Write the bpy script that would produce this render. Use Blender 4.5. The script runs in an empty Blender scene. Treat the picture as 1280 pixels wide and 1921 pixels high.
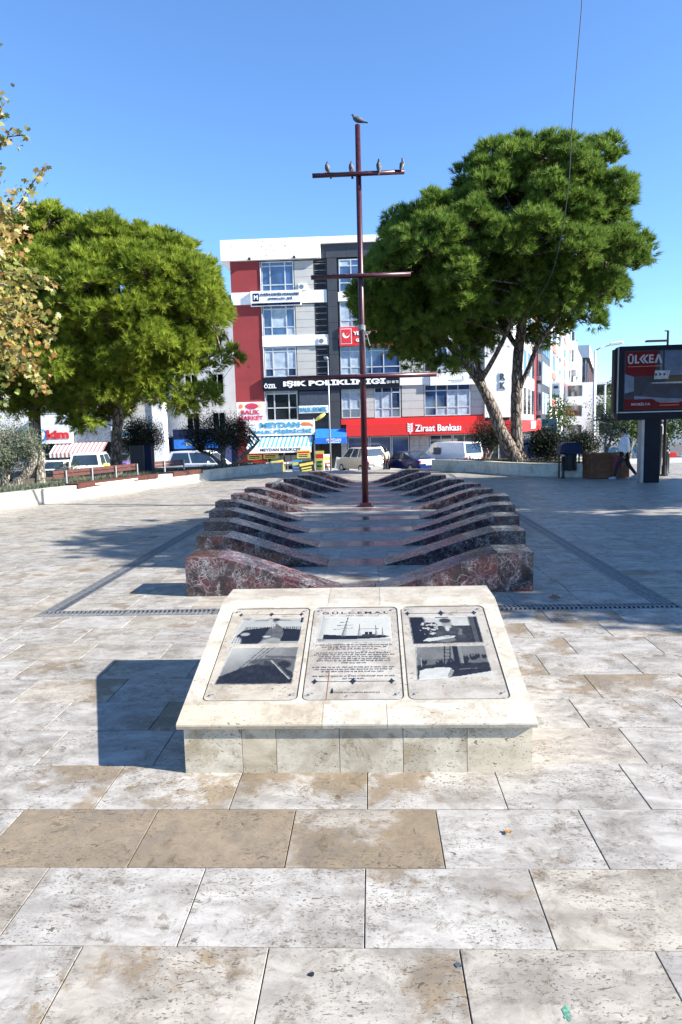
import bpy, math, random
import numpy as np
from mathutils import Vector, Matrix
from mathutils.geometry import tessellate_polygon
R = math.radians
random.seed(7); rng = np.random.default_rng(11)
sc = bpy.context.scene
col = sc.collection

# ------------------------------------------------------------ camera
CAMH = 1.9
def cam_axes(y, p, r):
    cy, sy, cp, sp = math.cos(y), math.sin(y), math.cos(p), math.sin(p)
    f = Vector((-sy*cp, cy*cp, -sp)); rt = Vector((cy, sy, 0)); up = rt.cross(f)
    cr, sr = math.cos(r), math.sin(r)
    return rt*cr-up*sr, rt*sr+up*cr, f
rt, up, fw = cam_axes(0.04629, 0.12107, 0.02583)
cd = bpy.data.cameras.new('camera'); cam = bpy.data.objects.new('camera', cd); col.objects.link(cam)
m = Matrix((( rt.x, up.x, -fw.x, 0), (rt.y, up.y, -fw.y, 0), (rt.z, up.z, -fw.z, CAMH), (0, 0, 0, 1)))
cam.matrix_world = m
cd.sensor_fit = 'VERTICAL'; cd.sensor_height = 36; cd.sensor_width = 24
cd.lens = 36*1291/1921; cd.clip_end = 9000; cd.clip_start = .05
sc.camera = cam

# ------------------------------------------------------------ sky, sun, exposure
SUN = Vector((1.67, -0.41, 1.0)).normalized()
elev = math.asin(SUN.z); azim = math.atan2(SUN.x, SUN.y)
w = bpy.data.worlds.new('World'); sc.world = w; w.use_nodes = True
nt = w.node_tree
sky = nt.nodes.new('ShaderNodeTexSky'); sky.sky_type = 'NISHITA'; sky.sun_disc = False
sky.sun_elevation = elev; sky.sun_rotation = azim
sky.air_density = 1.0; sky.dust_density = 0.0; sky.ozone_density = 8.0; sky.altitude = 50
bg = nt.nodes['Background']; bg.inputs['Strength'].default_value = 0.100
nt.links.new(sky.outputs[0], bg.inputs[0])
sl = bpy.data.lights.new('sun', 'SUN'); sl.energy = 5.0; sl.angle = R(0.5); sl.color = (1, .955, .88)
so = bpy.data.objects.new('sun', sl); col.objects.link(so)
so.rotation_euler = SUN.to_track_quat('Z', 'Y').to_euler(); so.location = (30, -8, 30)
sc.view_settings.view_transform = 'Standard'; sc.view_settings.look = 'None'
sc.view_settings.exposure = 1.58; sc.view_settings.gamma = 1.0
sc.view_settings.use_curve_mapping = False
sc.render.engine = 'CYCLES'

# ------------------------------------------------------------ object helpers
def link(o, parent=None):
    col.objects.link(o)
    if parent is not None: o.parent = parent
    return o
def tag(o, label=None, cat=None, group=None, kind=None):
    if label: o['label'] = label
    if cat: o['category'] = cat
    if group: o['group'] = group
    if kind: o['kind'] = kind
    return o
def empty(name, loc=(0, 0, 0), rz=0, label=None, cat=None, group=None):
    o = bpy.data.objects.new(name, None); col.objects.link(o)
    o.location = loc; o.rotation_euler = (0, 0, rz); o.empty_display_size = .2
    return tag(o, label, cat, group)
def copy_tree(o, parent=None):
    c = o.copy(); col.objects.link(c)
    if parent is not None: c.parent = parent
    for ch in list(o.children): copy_tree(ch, c)
    return c

class MB:
    def __init__(s, T=None): s.v = []; s.f = []; s.T = T
    def add(s, vs, fs):
        n = len(s.v)
        if s.T is not None: vs = [tuple(s.T @ Vector(p)) for p in vs]
        s.v += [tuple(p) for p in vs]; s.f += [tuple(i+n for i in f) for f in fs]; return s
    def box(s, x0, x1, y0, y1, z0, z1, b=0):
        if b <= 0:
            s.add([(x0,y0,z0),(x1,y0,z0),(x1,y1,z0),(x0,y1,z0),(x0,y0,z1),(x1,y0,z1),(x1,y1,z1),(x0,y1,z1)],
                  [(3,2,1,0),(4,5,6,7),(0,1,5,4),(1,2,6,5),(2,3,7,6),(3,0,4,7)])
        else:   # chamfered top and upright edges
            def ring(d, z): return [(x0+d,y0+b,z),(x0+b,y0+d,z),(x1-b,y0+d,z),(x1-d,y0+b,z),(x1-d,y1-b,z),(x1-b,y1-d,z),(x0+b,y1-d,z),(x0+d,y1-b,z)]
            vs = ring(0, z0)+ring(0, z1-b)+ring(b*.9, z1)
            fs = [tuple(range(7,-1,-1)), tuple(range(16,24))]
            for k in range(2):
                for i in range(8):
                    j = (i+1) % 8; a = k*8; fs.append((a+i, a+j, a+8+j, a+8+i))
            s.add(vs, fs)
        return s
    def quad(s, a, b, c, d): return s.add([a,b,c,d], [(0,1,2,3)])
    def poly(s, pts): return s.add(pts, [tuple(range(len(pts)))])
    def prism(s, pts, axis, a, b):   # pts 2D, extruded along axis from a to b
        def P(p, t):
            return {'x': (t, p[0], p[1]), 'y': (p[0], t, p[1]), 'z': (p[0], p[1], t)}[axis]
        n = len(pts)
        vs = [P(p, a) for p in pts]+[P(p, b) for p in pts]
        fs = [tuple(range(n)), tuple(range(2*n-1, n-1, -1))]+[(i, n+i, n+(i+1) % n, (i+1) % n) for i in range(n)]
        return s.add(vs, fs)
    def tube(s, pts, rad, seg=8, cap=True):
        pts = [Vector(p) for p in pts]
        if not hasattr(rad, '__len__'): rad = [rad]*len(pts)
        vs = []; fs = []; n0 = None
        for i, p in enumerate(pts):
            d = (pts[min(i+1, len(pts)-1)]-pts[max(i-1, 0)]).normalized()
            if n0 is None: n0 = d.orthogonal().normalized()
            else:
                n0 = (n0-d*n0.dot(d))
                n0 = n0.normalized() if n0.length > 1e-6 else d.orthogonal().normalized()
            bn = d.cross(n0)
            for k in range(seg):
                a = 2*math.pi*k/seg
                vs.append(tuple(p+(n0*math.cos(a)+bn*math.sin(a))*rad[i]))
        for i in range(len(pts)-1):
            for k in range(seg):
                j = (k+1) % seg; fs.append((i*seg+k, i*seg+j, (i+1)*seg+j, (i+1)*seg+k))
        if cap: fs.append(tuple(range(seg-1, -1, -1))); fs.append(tuple(range((len(pts)-1)*seg, len(pts)*seg)))
        return s.add(vs, fs)
    def lathe(s, prof, cx=0, cy=0, cz=0, seg=16, axis='z'):
        vs = []; fs = []
        for r, z in prof:
            for k in range(seg):
                a = 2*math.pi*k/seg
                if axis == 'z': vs.append((cx+r*math.cos(a), cy+r*math.sin(a), cz+z))
                elif axis == 'y': vs.append((cx+r*math.cos(a), cy+z, cz-r*math.sin(a)))
                else: vs.append((cx+z, cy+r*math.cos(a), cz+r*math.sin(a)))
        for i in range(len(prof)-1):
            for k in range(seg):
                j = (k+1) % seg; fs.append((i*seg+k, i*seg+j, (i+1)*seg+j, (i+1)*seg+k))
        fs.append(tuple(range(seg-1, -1, -1))); fs.append(tuple(range((len(prof)-1)*seg, len(prof)*seg)))
        return s.add(vs, fs)
    def ell(s, c, r, seg=12, rings=8):
        vs = []; fs = []
        for i in range(rings+1):
            t = math.pi*i/rings
            for k in range(seg):
                a = 2*math.pi*k/seg
                vs.append((c[0]+r[0]*math.sin(t)*math.cos(a), c[1]+r[1]*math.sin(t)*math.sin(a), c[2]-r[2]*math.cos(t)))
        for i in range(rings):
            for k in range(seg):
                j = (k+1) % seg; fs.append((i*seg+k, i*seg+j, (i+1)*seg+j, (i+1)*seg+k))
        return s.add(vs, fs)
    def mesh(s, name, mat, smooth=False):
        me = bpy.data.meshes.new(name); me.from_pydata(s.v, [], s.f); me.validate()
        if mat is not None: me.materials.append(mat)
        if smooth: me.polygons.foreach_set('use_smooth', [True]*len(me.polygons))
        me.update(); return me
    def build(s, name, mat, parent=None, smooth=False):
        o = bpy.data.objects.new(name, s.mesh(name, mat, smooth)); return link(o, parent)

def box(name, mat, parent, x0, x1, y0, y1, z0, z1, b=0, T=None):
    return MB(T).box(x0, x1, y0, y1, z0, z1, b).build(name, mat, parent)

def text(name, s, mat, parent, loc, width=None, height=.3, ext=.004, rot=(R(90), 0, 0), bold=0, ax='CENTER', shear=0, spacing=1):
    cu = bpy.data.curves.new(name, 'FONT'); cu.body = s; cu.size = 1; cu.extrude = 0.0
    cu.resolution_u = 2; cu.align_x = ax; cu.align_y = 'CENTER'; cu.offset = bold; cu.shear = shear; cu.space_character = spacing
    t = bpy.data.objects.new(name, cu); col.objects.link(t)
    dg = bpy.context.evaluated_depsgraph_get(); me = bpy.data.meshes.new_from_object(t.evaluated_get(dg))
    bpy.data.objects.remove(t); bpy.data.curves.remove(cu)
    n = len(me.vertices); co = np.empty(n*3); me.vertices.foreach_get('co', co); co = co.reshape(-1, 3)
    mn, mx = co.min(0), co.max(0); h = max(mx[1]-mn[1], 1e-4); wd = max(mx[0]-mn[0], 1e-4)
    sy = height/h; sx = (width/wd) if width else sy
    cx = {'CENTER': (mn[0]+mx[0])/2, 'LEFT': mn[0], 'RIGHT': mx[0]}[ax]
    co[:, 0] = (co[:, 0]-cx)*sx; co[:, 1] = (co[:, 1]-(mn[1]+mx[1])/2)*sy
    # give the letters depth: front faces plus extruded rim
    fr = [tuple(p.vertices) for p in me.polygons]
    ed = {}
    for f in fr:
        for i in range(len(f)):
            e = (f[i], f[(i+1) % len(f)]); k = tuple(sorted(e)); ed.setdefault(k, []).append(e)
    V = [(a, b, ext) for a, b, _ in co]+[(a, b, 0) for a, b, _ in co]
    F = fr+[(e[0][1], e[0][0], e[0][0]+n, e[0][1]+n) for e in ed.values() if len(e) == 1]
    me2 = bpy.data.meshes.new(name); me2.from_pydata(V, [], F); me2.materials.append(mat); me2.update()
    bpy.data.meshes.remove(me)
    o = bpy.data.objects.new(name, me2); link(o, parent); o.location = loc; o.rotation_euler = rot
    return o

# ------------------------------------------------------------ materials
def newmat(name):
    m = bpy.data.materials.new(name); m.use_nodes = True; n = m.node_tree
    return m, n, n.nodes['Principled BSDF']
class G:  # small node graph builder
    def __init__(s, n): s.n = n
    def node(s, t, **k):
        x = s.n.nodes.new(t)
        for a, b in k.items(): setattr(x, a, b)
        return x
    def L(s, a, b): s.n.links.new(a, b)
    def val(s, sock, v):
        if hasattr(v, 'is_linked') or hasattr(v, 'links'): s.L(v, sock)
        else: sock.default_value = v
    def noise(s, vec, scale, detail=4, rough=.55, dist=0):
        x = s.node('ShaderNodeTexNoise'); s.L(vec, x.inputs['Vector'])
        x.inputs['Scale'].default_value = scale; x.inputs['Detail'].default_value = detail
        x.inputs['Roughness'].default_value = rough; x.inputs['Distortion'].default_value = dist
        return x.outputs['Fac']
    def mapr(s, v, a, b, c=0, d=1, smooth=True):
        x = s.node('ShaderNodeMapRange'); x.interpolation_type = 'SMOOTHSTEP' if smooth else 'LINEAR'
        s.L(v, x.inputs[0]); x.inputs[1].default_value = a; x.inputs[2].default_value = b
        x.inputs[3].default_value = c; x.inputs[4].default_value = d; return x.outputs[0]
    def math(s, op, a, b=0):
        x = s.node('ShaderNodeMath', operation=op); s.val(x.inputs[0], a); s.val(x.inputs[1], b); return x.outputs[0]
    def mix(s, f, a, b):
        x = s.node('ShaderNodeMix', data_type='RGBA'); s.val(x.inputs[0], f)
        for k, v in ((6, a), (7, b)):
            if isinstance(v, tuple): x.inputs[k].default_value = (*v, 1) if len(v) == 3 else v
            else: s.L(v, x.inputs[k])
        return x.outputs[2]
    def scalev(s, vec, v):
        x = s.node('ShaderNodeVectorMath', operation='MULTIPLY'); s.L(vec, x.inputs[0]); x.inputs[1].default_value = v; return x.outputs[0]
    def addv(s, a, b):
        x = s.node('ShaderNodeVectorMath', operation='ADD'); s.L(a, x.inputs[0]); s.L(b, x.inputs[1]); return x.outputs[0]
    def bump(s, h, st, dist, bs):
        x = s.node('ShaderNodeBump'); x.inputs['Strength'].default_value = st; x.inputs['Distance'].default_value = dist
        s.L(h, x.inputs['Height']); s.L(x.outputs[0], bs.inputs['Normal'])
def mat(name, c, rough=.6, metal=0, var=.12, scale=3, bump=0, spec=.5, dirt=0, emis=0):
    m, n, b = newmat(name); g = G(n)
    pos = g.node('ShaderNodeNewGeometry').outputs['Position']
    f = g.noise(pos, scale, 6, .6)
    f2 = g.mapr(f, .3, .7)
    lo = tuple(max(0, x*(1-var)) for x in c); hi = tuple(min(1, x*(1+var)) for x in c)
    o = g.mix(f2, lo, hi)
    if dirt:
        d = g.mapr(g.noise(g.scalev(pos, (3, 3, .6)), scale*1.7, 7, .65), .55, .75, 0, dirt)
        o = g.mix(d, o, (c[0]*.35, c[1]*.33, c[2]*.3))
    g.L(o, b.inputs['Base Color'])
    b.inputs['Roughness'].default_value = rough; b.inputs['Metallic'].default_value = metal
    b.inputs['Specular IOR Level'].default_value = spec
    if bump: g.bump(g.noise(pos, scale*12, 5, .6), bump, .01, b)
    return m

def travertine(name, light, grey, tan, stain0=.60, pits=1.7, tile=True, spl=1.0):
    m, n, b = newmat(name); g = G(n)
    pos = g.node('ShaderNodeNewGeometry').outputs['Position']
    oi = g.node('ShaderNodeObjectInfo')
    at = g.node('ShaderNodeAttribute', attribute_name='tile_rand')
    r = g.math('FRACT', g.math('ADD', at.outputs['Fac'], oi.outputs['Random']))
    cx = g.node('ShaderNodeCombineXYZ'); g.L(g.math('MULTIPLY', r, 37.0), cx.inputs[0]); g.L(g.math('MULTIPLY', r, 91.0), cx.inputs[1])
    p = g.addv(pos, cx.outputs[0])
    wn = g.node('ShaderNodeTexNoise'); g.L(p, wn.inputs['Vector']); wn.inputs['Scale'].default_value = 7; wn.inputs['Detail'].default_value = 6
    pw = g.addv(p, g.scalev(wn.outputs['Color'], (.09, .09, .09)))
    sep = g.node('ShaderNodeSeparateColor'); g.L(oi.outputs['Color'], sep.inputs[0])
    stain = g.math('SUBTRACT', 1.0, sep.outputs[0])        # object colour red < 1 : more tan
    big = g.noise(pw, 1.7, 6, .6, .3)
    fine = g.noise(pw, 16, 9, .75, .2)
    mid = g.noise(pw, 8, 10, .8, .5)
    # strongly stained slabs: broad tan areas with ragged edges
    s = g.math('ADD', g.math('ADD', big, g.math('MULTIPLY', fine, .30)), g.math('MULTIPLY', stain, .42))
    mask = g.mapr(s, stain0+.15, stain0+.24)
    # scattered smaller brown eroded blotches
    lay = g.mapr(g.noise(p, 2.3, 4, .6, .5), .33, .52)
    m2 = g.math('MULTIPLY', g.mapr(g.math('ADD', mid, g.math('MULTIPLY', fine, .45)), .74, .93), lay)
    strk = g.noise(g.scalev(pw, (1.4, 4, 4)), 2.6, 9, .7, .4)
    base = g.mix(g.mapr(strk, .34, .66), grey, light)
    tone = g.mapr(r, 0, 1, .90, 1.04, False)
    hue = g.mix(g.mapr(g.math('FRACT', g.math('MULTIPLY', r, 7.3)), .5, .95), (1, 1, 1), (1.0, .955, .88))
    mm = g.node('ShaderNodeMix', data_type='RGBA', blend_type='MULTIPLY'); mm.inputs[0].default_value = 1
    g.L(base, mm.inputs[6]); g.L(hue, mm.inputs[7]); base = mm.outputs[2]
    tanv = g.mix(g.mapr(fine, .35, .65), tuple(x*.74 for x in tan), tuple(min(1, x*1.12) for x in tan))
    c1 = g.mix(g.math('MULTIPLY', mask, .82), base, tanv)
    dirt = g.mapr(g.noise(pw, 3.4, 8, .72, .5), .42, .68, 0, .66)
    c2 = g.mix(dirt, c1, (grey[0]*.55, grey[1]*.50, grey[2]*.44))
    c2 = g.mix(g.math('MULTIPLY', m2, .85*spl), c2, (tan[0]*.58, tan[1]*.60, tan[2]*.64))
    patch = g.mapr(g.noise(p, 3.1, 4, .55), .38, .60)
    patch = g.math('MAXIMUM', patch, g.math('MULTIPLY', m2, .9))
    pn = g.noise(g.scalev(p, (1, 1.9, 1.9)), 55, 3, .6, .5)
    pit = g.math('MULTIPLY', g.mapr(pn, .635-.03*pits, .665-.03*pits), patch)
    pn2 = g.noise(g.scalev(p, (1, 2.0, 2.0)), 19, 6, .62, .8)
    pit2 = g.math('MULTIPLY', g.mapr(pn2, .655-.03*pits, .69-.03*pits), patch)
    pit = g.math('MAXIMUM', g.math('MULTIPLY', pit, .85), pit2)
    c3 = g.mix(g.math('MULTIPLY', pit, .85), c2, (.075, .06, .042))
    m3 = g.node('ShaderNodeMix', data_type='RGBA', blend_type='MULTIPLY'); m3.inputs[0].default_value = 1
    cc = g.node('ShaderNodeCombineColor')
    for k in range(3): g.L(tone, cc.inputs[k])
    g.L(c3, m3.inputs[6]); g.L(cc.outputs[0], m3.inputs[7])
    g.L(m3.outputs[2], b.inputs['Base Color'])
    b.inputs['Roughness'].default_value = .5; b.inputs['Specular IOR Level'].default_value = .3
    h = g.math('SUBTRACT', g.math('MULTIPLY', fine, .4), g.math('ADD', pit, g.math('ADD', g.math('MULTIPLY', mask, .25), g.math('MULTIPLY', m2, .4))))
    g.bump(h, .5, .006, b)
    return m
def marble_red(name):
    m, n, b = newmat(name); g = G(n)
    pos = g.node('ShaderNodeNewGeometry').outputs['Position']
    oi = g.node('ShaderNodeObjectInfo')
    cx = g.node('ShaderNodeCombineXYZ'); g.L(g.math('MULTIPLY', oi.outputs['Random'], 41.0), cx.inputs[0]); g.L(g.math('MULTIPLY', oi.outputs['Random'], 17.0), cx.inputs[2])
    p = g.addv(pos, cx.outputs[0])
    nz = g.node('ShaderNodeTexNoise'); g.L(p, nz.inputs['Vector']); nz.inputs['Scale'].default_value = 6; nz.inputs['Detail'].default_value = 5
    w_ = g.scalev(nz.outputs['Color'], (.16, .16, .16)); pw = g.addv(p, w_)
    def vor(sc_, a, bb):
        x = g.node('ShaderNodeTexVoronoi', feature='DISTANCE_TO_EDGE'); g.L(pw, x.inputs['Vector']); x.inputs['Scale'].default_value = sc_
        return g.mapr(x.outputs['Distance'], a, bb, 1, 0)
    gate = g.mapr(g.noise(p, 3.5, 4, .6), .42, .68)
    v1 = vor(4.6, .002, .013); v2 = g.math('MULTIPLY', vor(15, .01, .06), gate); v3 = g.math('MULTIPLY', vor(33, .02, .13), g.mapr(g.noise(p, 5, 3, .6), .48, .62))
    vein = g.math('MAXIMUM', v1, g.math('MAXIMUM', v2, g.math('MULTIPLY', v3, .75)))
    vein = g.math('MULTIPLY', vein, g.mapr(g.noise(p, 7, 5, .7), .34, .58, .2, 1))
    cell = g.node('ShaderNodeTexVoronoi'); g.L(pw, cell.inputs['Vector']); cell.inputs['Scale'].default_value = 5.5
    sp = g.node('ShaderNodeSeparateColor'); g.L(cell.outputs['Color'], sp.inputs[0])
    base = g.mix(g.mapr(sp.outputs[0], .45, .8), (.018, .012, .014), (.060, .010, .012))
    base = g.mix(g.mapr(g.noise(p, 11, 7, .72), .4, .7, 0, .7), base, (.085, .058, .062))
    g.L(g.mix(vein, base, (.34, .30, .30)), b.inputs['Base Color'])
    # dusty polished stone
    g.L(g.mapr(g.noise(p, 7, 6, .6), .3, .7, .16, .36), b.inputs['Roughness']); b.inputs['IOR'].default_value = 1.6
    g.bump(g.noise(p, 30, 3, .5), .06, .004, b)
    return m
def leafmat(name, a, b_, trans=.35, rough=.5):
    m, n, b = newmat(name); g = G(n)
    at = g.node('ShaderNodeAttribute', attribute_name='tone')
    c = g.mix(at.outputs['Fac'], a, b_)
    g.L(c, b.inputs['Base Color']); b.inputs['Roughness'].default_value = rough; b.inputs['Specular IOR Level'].default_value = .15
    t = g.node('ShaderNodeBsdfTranslucent'); g.L(c, t.inputs['Color'])
    ms = g.node('ShaderNodeMixShader'); ms.inputs[0].default_value = trans
    out = n.nodes['Material Output']; g.L(b.outputs[0], ms.inputs[1]); g.L(t.outputs[0], ms.inputs[2]); g.L(ms.outputs[0], out.inputs[0])
    return m
def leafmat3(name, c0, c1, c2, trans=.35):
    m, n, b = newmat(name); g = G(n)
    at = g.node('ShaderNodeAttribute', attribute_name='tone')
    c = g.mix(g.mapr(at.outputs['Fac'], 0, .5, 0, 1, False), c0, c1); c = g.mix(g.mapr(at.outputs['Fac'], .5, 1, 0, 1, False), c, c2)
    g.L(c, b.inputs['Base Color']); b.inputs['Roughness'].default_value = .45
    t = g.node('ShaderNodeBsdfTranslucent'); g.L(c, t.inputs['Color'])
    ms = g.node('ShaderNodeMixShader'); ms.inputs[0].default_value = trans
    out = n.nodes['Material Output']; g.L(b.outputs[0], ms.inputs[1]); g.L(t.outputs[0], ms.inputs[2]); g.L(ms.outputs[0], out.inputs[0])
    return m
def bark(name, a, b_, sc_=4):
    m, n, b = newmat(name); g = G(n)
    pos = g.node('ShaderNodeNewGeometry').outputs['Position']
    v = g.node('ShaderNodeTexVoronoi', feature='DISTANCE_TO_EDGE'); v.inputs['Scale'].default_value = sc_
    g.L(g.addv(g.scalev(pos, (2.2, 2.2, .7)), g.scalev(g.node('ShaderNodeTexNoise').outputs['Color'], (.3, .3, .3))), v.inputs['Vector'])
    f = g.mapr(v.outputs['Distance'], .02, .2)
    n1 = g.noise(pos, 9, 6, .7)
    g.L(g.mix(g.math('MULTIPLY', f, g.mapr(n1, .3, .6, .4, 1)), a, b_), b.inputs['Base Color'])
    b.inputs['Roughness'].default_value = .9
    g.bump(g.math('ADD', f, n1), .8, .03, b)
    return m
def glass(name, c, rough=.06):
    m, n, b = newmat(name); g = G(n)
    pos = g.node('ShaderNodeNewGeometry').outputs['Position']
    f = g.mapr(g.noise(pos, .9, 3, .5), .35, .65)
    g.L(g.mix(f, tuple(x*.6 for x in c), tuple(min(1, x*1.35) for x in c)), b.inputs['Base Color'])
    b.inputs['Roughness'].default_value = rough; b.inputs['Specular IOR Level'].default_value = 1.0
    b.inputs['IOR'].default_value = 1.7
    return m

M = {}
M['tile'] = travertine('travertine_paving', (.42, .395, .355), (.275, .257, .232), (.22, .16, .092))
M['cream'] = travertine('cream_travertine', (.50, .46, .385), (.44, .395, .32), (.44, .33, .19), .72, .5, False, .45)
M['cladding'] = travertine('veined_travertine', (.56, .505, .40), (.44, .395, .31), (.36, .29, .17), .62, 1.2, True, .9)
M['grout'] = mat('dark_grout', (.09, .075, .055), .95, bump=.3)
M['marble'] = marble_red('red_veined_marble')
M['wornmarble'] = mat('worn_marble_strip', (.085, .070, .075), .22, var=.5, scale=9, dirt=.4)
def printmat():
    m, n, b = newmat('faded_photo_print'); g = G(n)
    at = g.node('ShaderNodeAttribute', attribute_name='tone')
    c = g.mix(g.math('POWER', at.outputs['Fac'], 1.25), (.006, .009, .018), (.36, .36, .335)); g.L(c, b.inputs['Base Color']); b.inputs['Roughness'].default_value = .75; b.inputs['Specular IOR Level'].default_value = .15
    return m
M['photo'] = printmat()
M['steel'] = mat('galvanised_grate', (.22, .225, .23), .5, .5, .25, 20)
M['iron'] = mat('black_iron', (.015, .016, .02), .45, .2)
M['slot'] = mat('drain_void', (.01, .01, .01), .95)
M['mast'] = mat('oxblood_painted_pipe', (.048, .011, .017), .35, .1, .35, 9, dirt=.3)
M['dropping'] = mat('pipe_with_bird_droppings', (.13, .06, .065), .6, .0, .6, 30)
M['wallstone'] = travertine('pale_wall_stone', (.62, .60, .54), (.54, .52, .46), (.42, .36, .26), .78, .3, False, .3)
M['soil'] = mat('garden_soil', (.09, .065, .04), .95, var=.4, bump=.8)
M['asphalt'] = mat('asphalt', (.06, .06, .062), .9, var=.25, scale=2, bump=.3)
M['concrete'] = mat('pavement_concrete', (.36, .35, .33), .85, var=.15, bump=.3, dirt=.3)
M['whitewall'] = mat('white_render', (.78, .77, .75), .8, var=.04, scale=1.3, dirt=.10)
M['redwall'] = mat('dark_red_render', (.235, .026, .028), .75, var=.10, scale=.7)
M['redsign'] = mat('red_sign_plastic', (.62, .030, .028), .35, var=.05)
M['panel'] = mat('light_grey_cladding', (.44, .43, .40), .55, var=.06, scale=1)
M['darkpanel'] = mat('anthracite_cladding', (.045, .048, .056), .45, var=.12, scale=1)
M['frame'] = mat('silver_window_frame', (.55, .57, .58), .4, .3)
M['glass'] = glass('blue_tinted_glass', (.035, .07, .16))
M['glassd'] = glass('dark_shop_glass', (.02, .028, .035))
M['curtain'] = mat('pale_curtain_behind_glass', (.36, .43, .50), .25, var=.25, scale=2)
M['black'] = mat('matt_black', (.012, .012, .014), .6)
M['signblack'] = mat('black_sign_panel', (.008, .012, .022), .5, spec=.15)
M['white'] = mat('white_sign_face', (.80, .81, .82), .4, var=.04)
M['navy'] = mat('navy_print', (.007, .016, .06), .5, spec=.2)
M['skyblue'] = mat('cyan_letter', (.06, .30, .48), .4)
M['blue'] = mat('blue_canopy_cloth', (.015, .15, .58), .6, var=.1)
M['pink'] = mat('red_pink_letter', (.50, .05, .10), .4)
M['yellow'] = mat('yellow_price_board', (.62, .54, .12), .5)
M['green'] = mat('green_sign', (.03, .25, .10), .5)
M['teal'] = mat('teal_sign', (.01, .11, .14), .4)
M['lbl'] = mat('letter_white', (.85, .85, .85), .4, var=.02)
M['orange'] = mat('orange_sign', (.7, .2, .04), .5)
M['bench'] = mat('red_brown_bench_wood', (.068, .019, .011), .55, var=.3, scale=8)
M['planterwood'] = mat('brown_planter_wood', (.13, .052, .022), .65, var=.35, scale=6)
M['pinebark'] = bark('pine_bark', (.045, .032, .024), (.25, .205, .165))
M['olivebark'] = bark('olive_bark', (.07, .06, .045), (.33, .30, .25), 6)
M['pine'] = leafmat('pine_needles', (.045, .105, .016), (.24, .34, .06), .38)
M['pineL'] = leafmat('pine_needles_yellowish', (.065, .125, .014), (.34, .41, .05), .40)
M['deadneedle'] = mat('dry_needles', (.20, .11, .045), .8, var=.4)
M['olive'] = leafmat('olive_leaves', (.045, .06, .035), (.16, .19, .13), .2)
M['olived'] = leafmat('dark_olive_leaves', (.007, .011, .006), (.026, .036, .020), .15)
M['broad'] = leafmat('broad_leaves', (.02, .045, .012), (.08, .12, .03), .3)
M['plane'] = leafmat3('plane_tree_leaves', (.085, .135, .025), (.31, .31, .09), (.34, .18, .055), .4)
M['tyre'] = mat('tyre_rubber', (.02, .02, .02), .8)
M['rim'] = mat('wheel_rim', (.45, .46, .48), .35, .8)
M['lampgrey'] = mat('grey_painted_steel', (.34, .35, .36), .45, .4)
M['skin'] = mat('skin', (.45, .26, .18), .6)
M['hair'] = mat('dark_hair', (.012, .010, .009), .5)
M['jacketw'] = mat('white_padded_jacket', (.70, .73, .80), .6, var=.08, scale=12)
M['trouser'] = mat('black_trousers', (.015, .015, .018), .8)
M['maroon'] = mat('maroon_bag', (.20, .012, .05), .6)
M['beige'] = mat('beige_coat', (.42, .36, .27), .8)
M['shoe'] = mat('grey_blue_shoe', (.35, .42, .55), .5)
M['feather'] = mat('pigeon_feathers', (.045, .052, .07), .6, var=.5, scale=18)
M['featherl'] = mat('pale_pigeon_wing', (.13, .135, .15), .6, var=.4, scale=14)
M['pinkleg'] = mat('pigeon_leg', (.35, .10, .08), .6)
for nm, c in (('p0', (.012, .016, .03)), ('p1', (.05, .06, .085)), ('p2', (.15, .17, .20)), ('p3', (.34, .36, .38)), ('p4', (.50, .52, .52))):
    M[nm] = mat('print_tone_'+nm, c, .45, var=.35, scale=14)
M['rust'] = mat('rust_stain', (.30, .12, .04), .7)
M['hill'] = mat('haze_tinted_hillside', (.16, .22, .30), 1, var=.2, scale=.01)  # haze of distance put into the hill colour as a blue tint
M['rooftile'] = mat('grey_roof_tile', (.16, .15, .14), .8, var=.3)
M['paintgreen'] = mat('green_paint_blot', (.10, .25, .18), .5, var=.4, scale=60)
M['leafdry'] = mat('dry_fallen_leaf', (.30, .15, .05), .8, var=.3)
# ============================================================ GROUND
RH = .464                      # slab row depth
TW = .70
g_ = box('ground', M['asphalt'], None, -1500, 1500, -300, 3500, -3.0, -1.47); tag(g_, kind='structure')
plaza = MB().box(-60, 60, -60, 31.2, -1.6, -.02).build('plaza', M['grout']); tag(plaza, kind='structure')
# lower pavement and road between the plaza edge and the shops
road = MB().add([(-70,31.2,-.55),(70,31.2,-.55),(70,45,-1.12),(-70,45,-1.12),(-70,51.2,-1.34),(70,51.2,-1.34)], [(0,1,2,3),(3,2,5,4)]).build('road', M['asphalt']); tag(road, kind='structure')
pv = MB().box(-70, 12.0, 51.2, 54.2, -1.46, -1.20, .02).build('pavement', M['concrete']); tag(pv, kind='structure')
pv = MB().box(-60, 60, 31.2, 31.5, -.5, -.025).build('plaza_kerb', M['concrete']); tag(pv, kind='structure')
pv = MB().box(8.0, 60, 31.5, 36, -.9, -.03).build('plaza_forecourt', M['concrete']); tag(pv, kind='structure')

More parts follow.
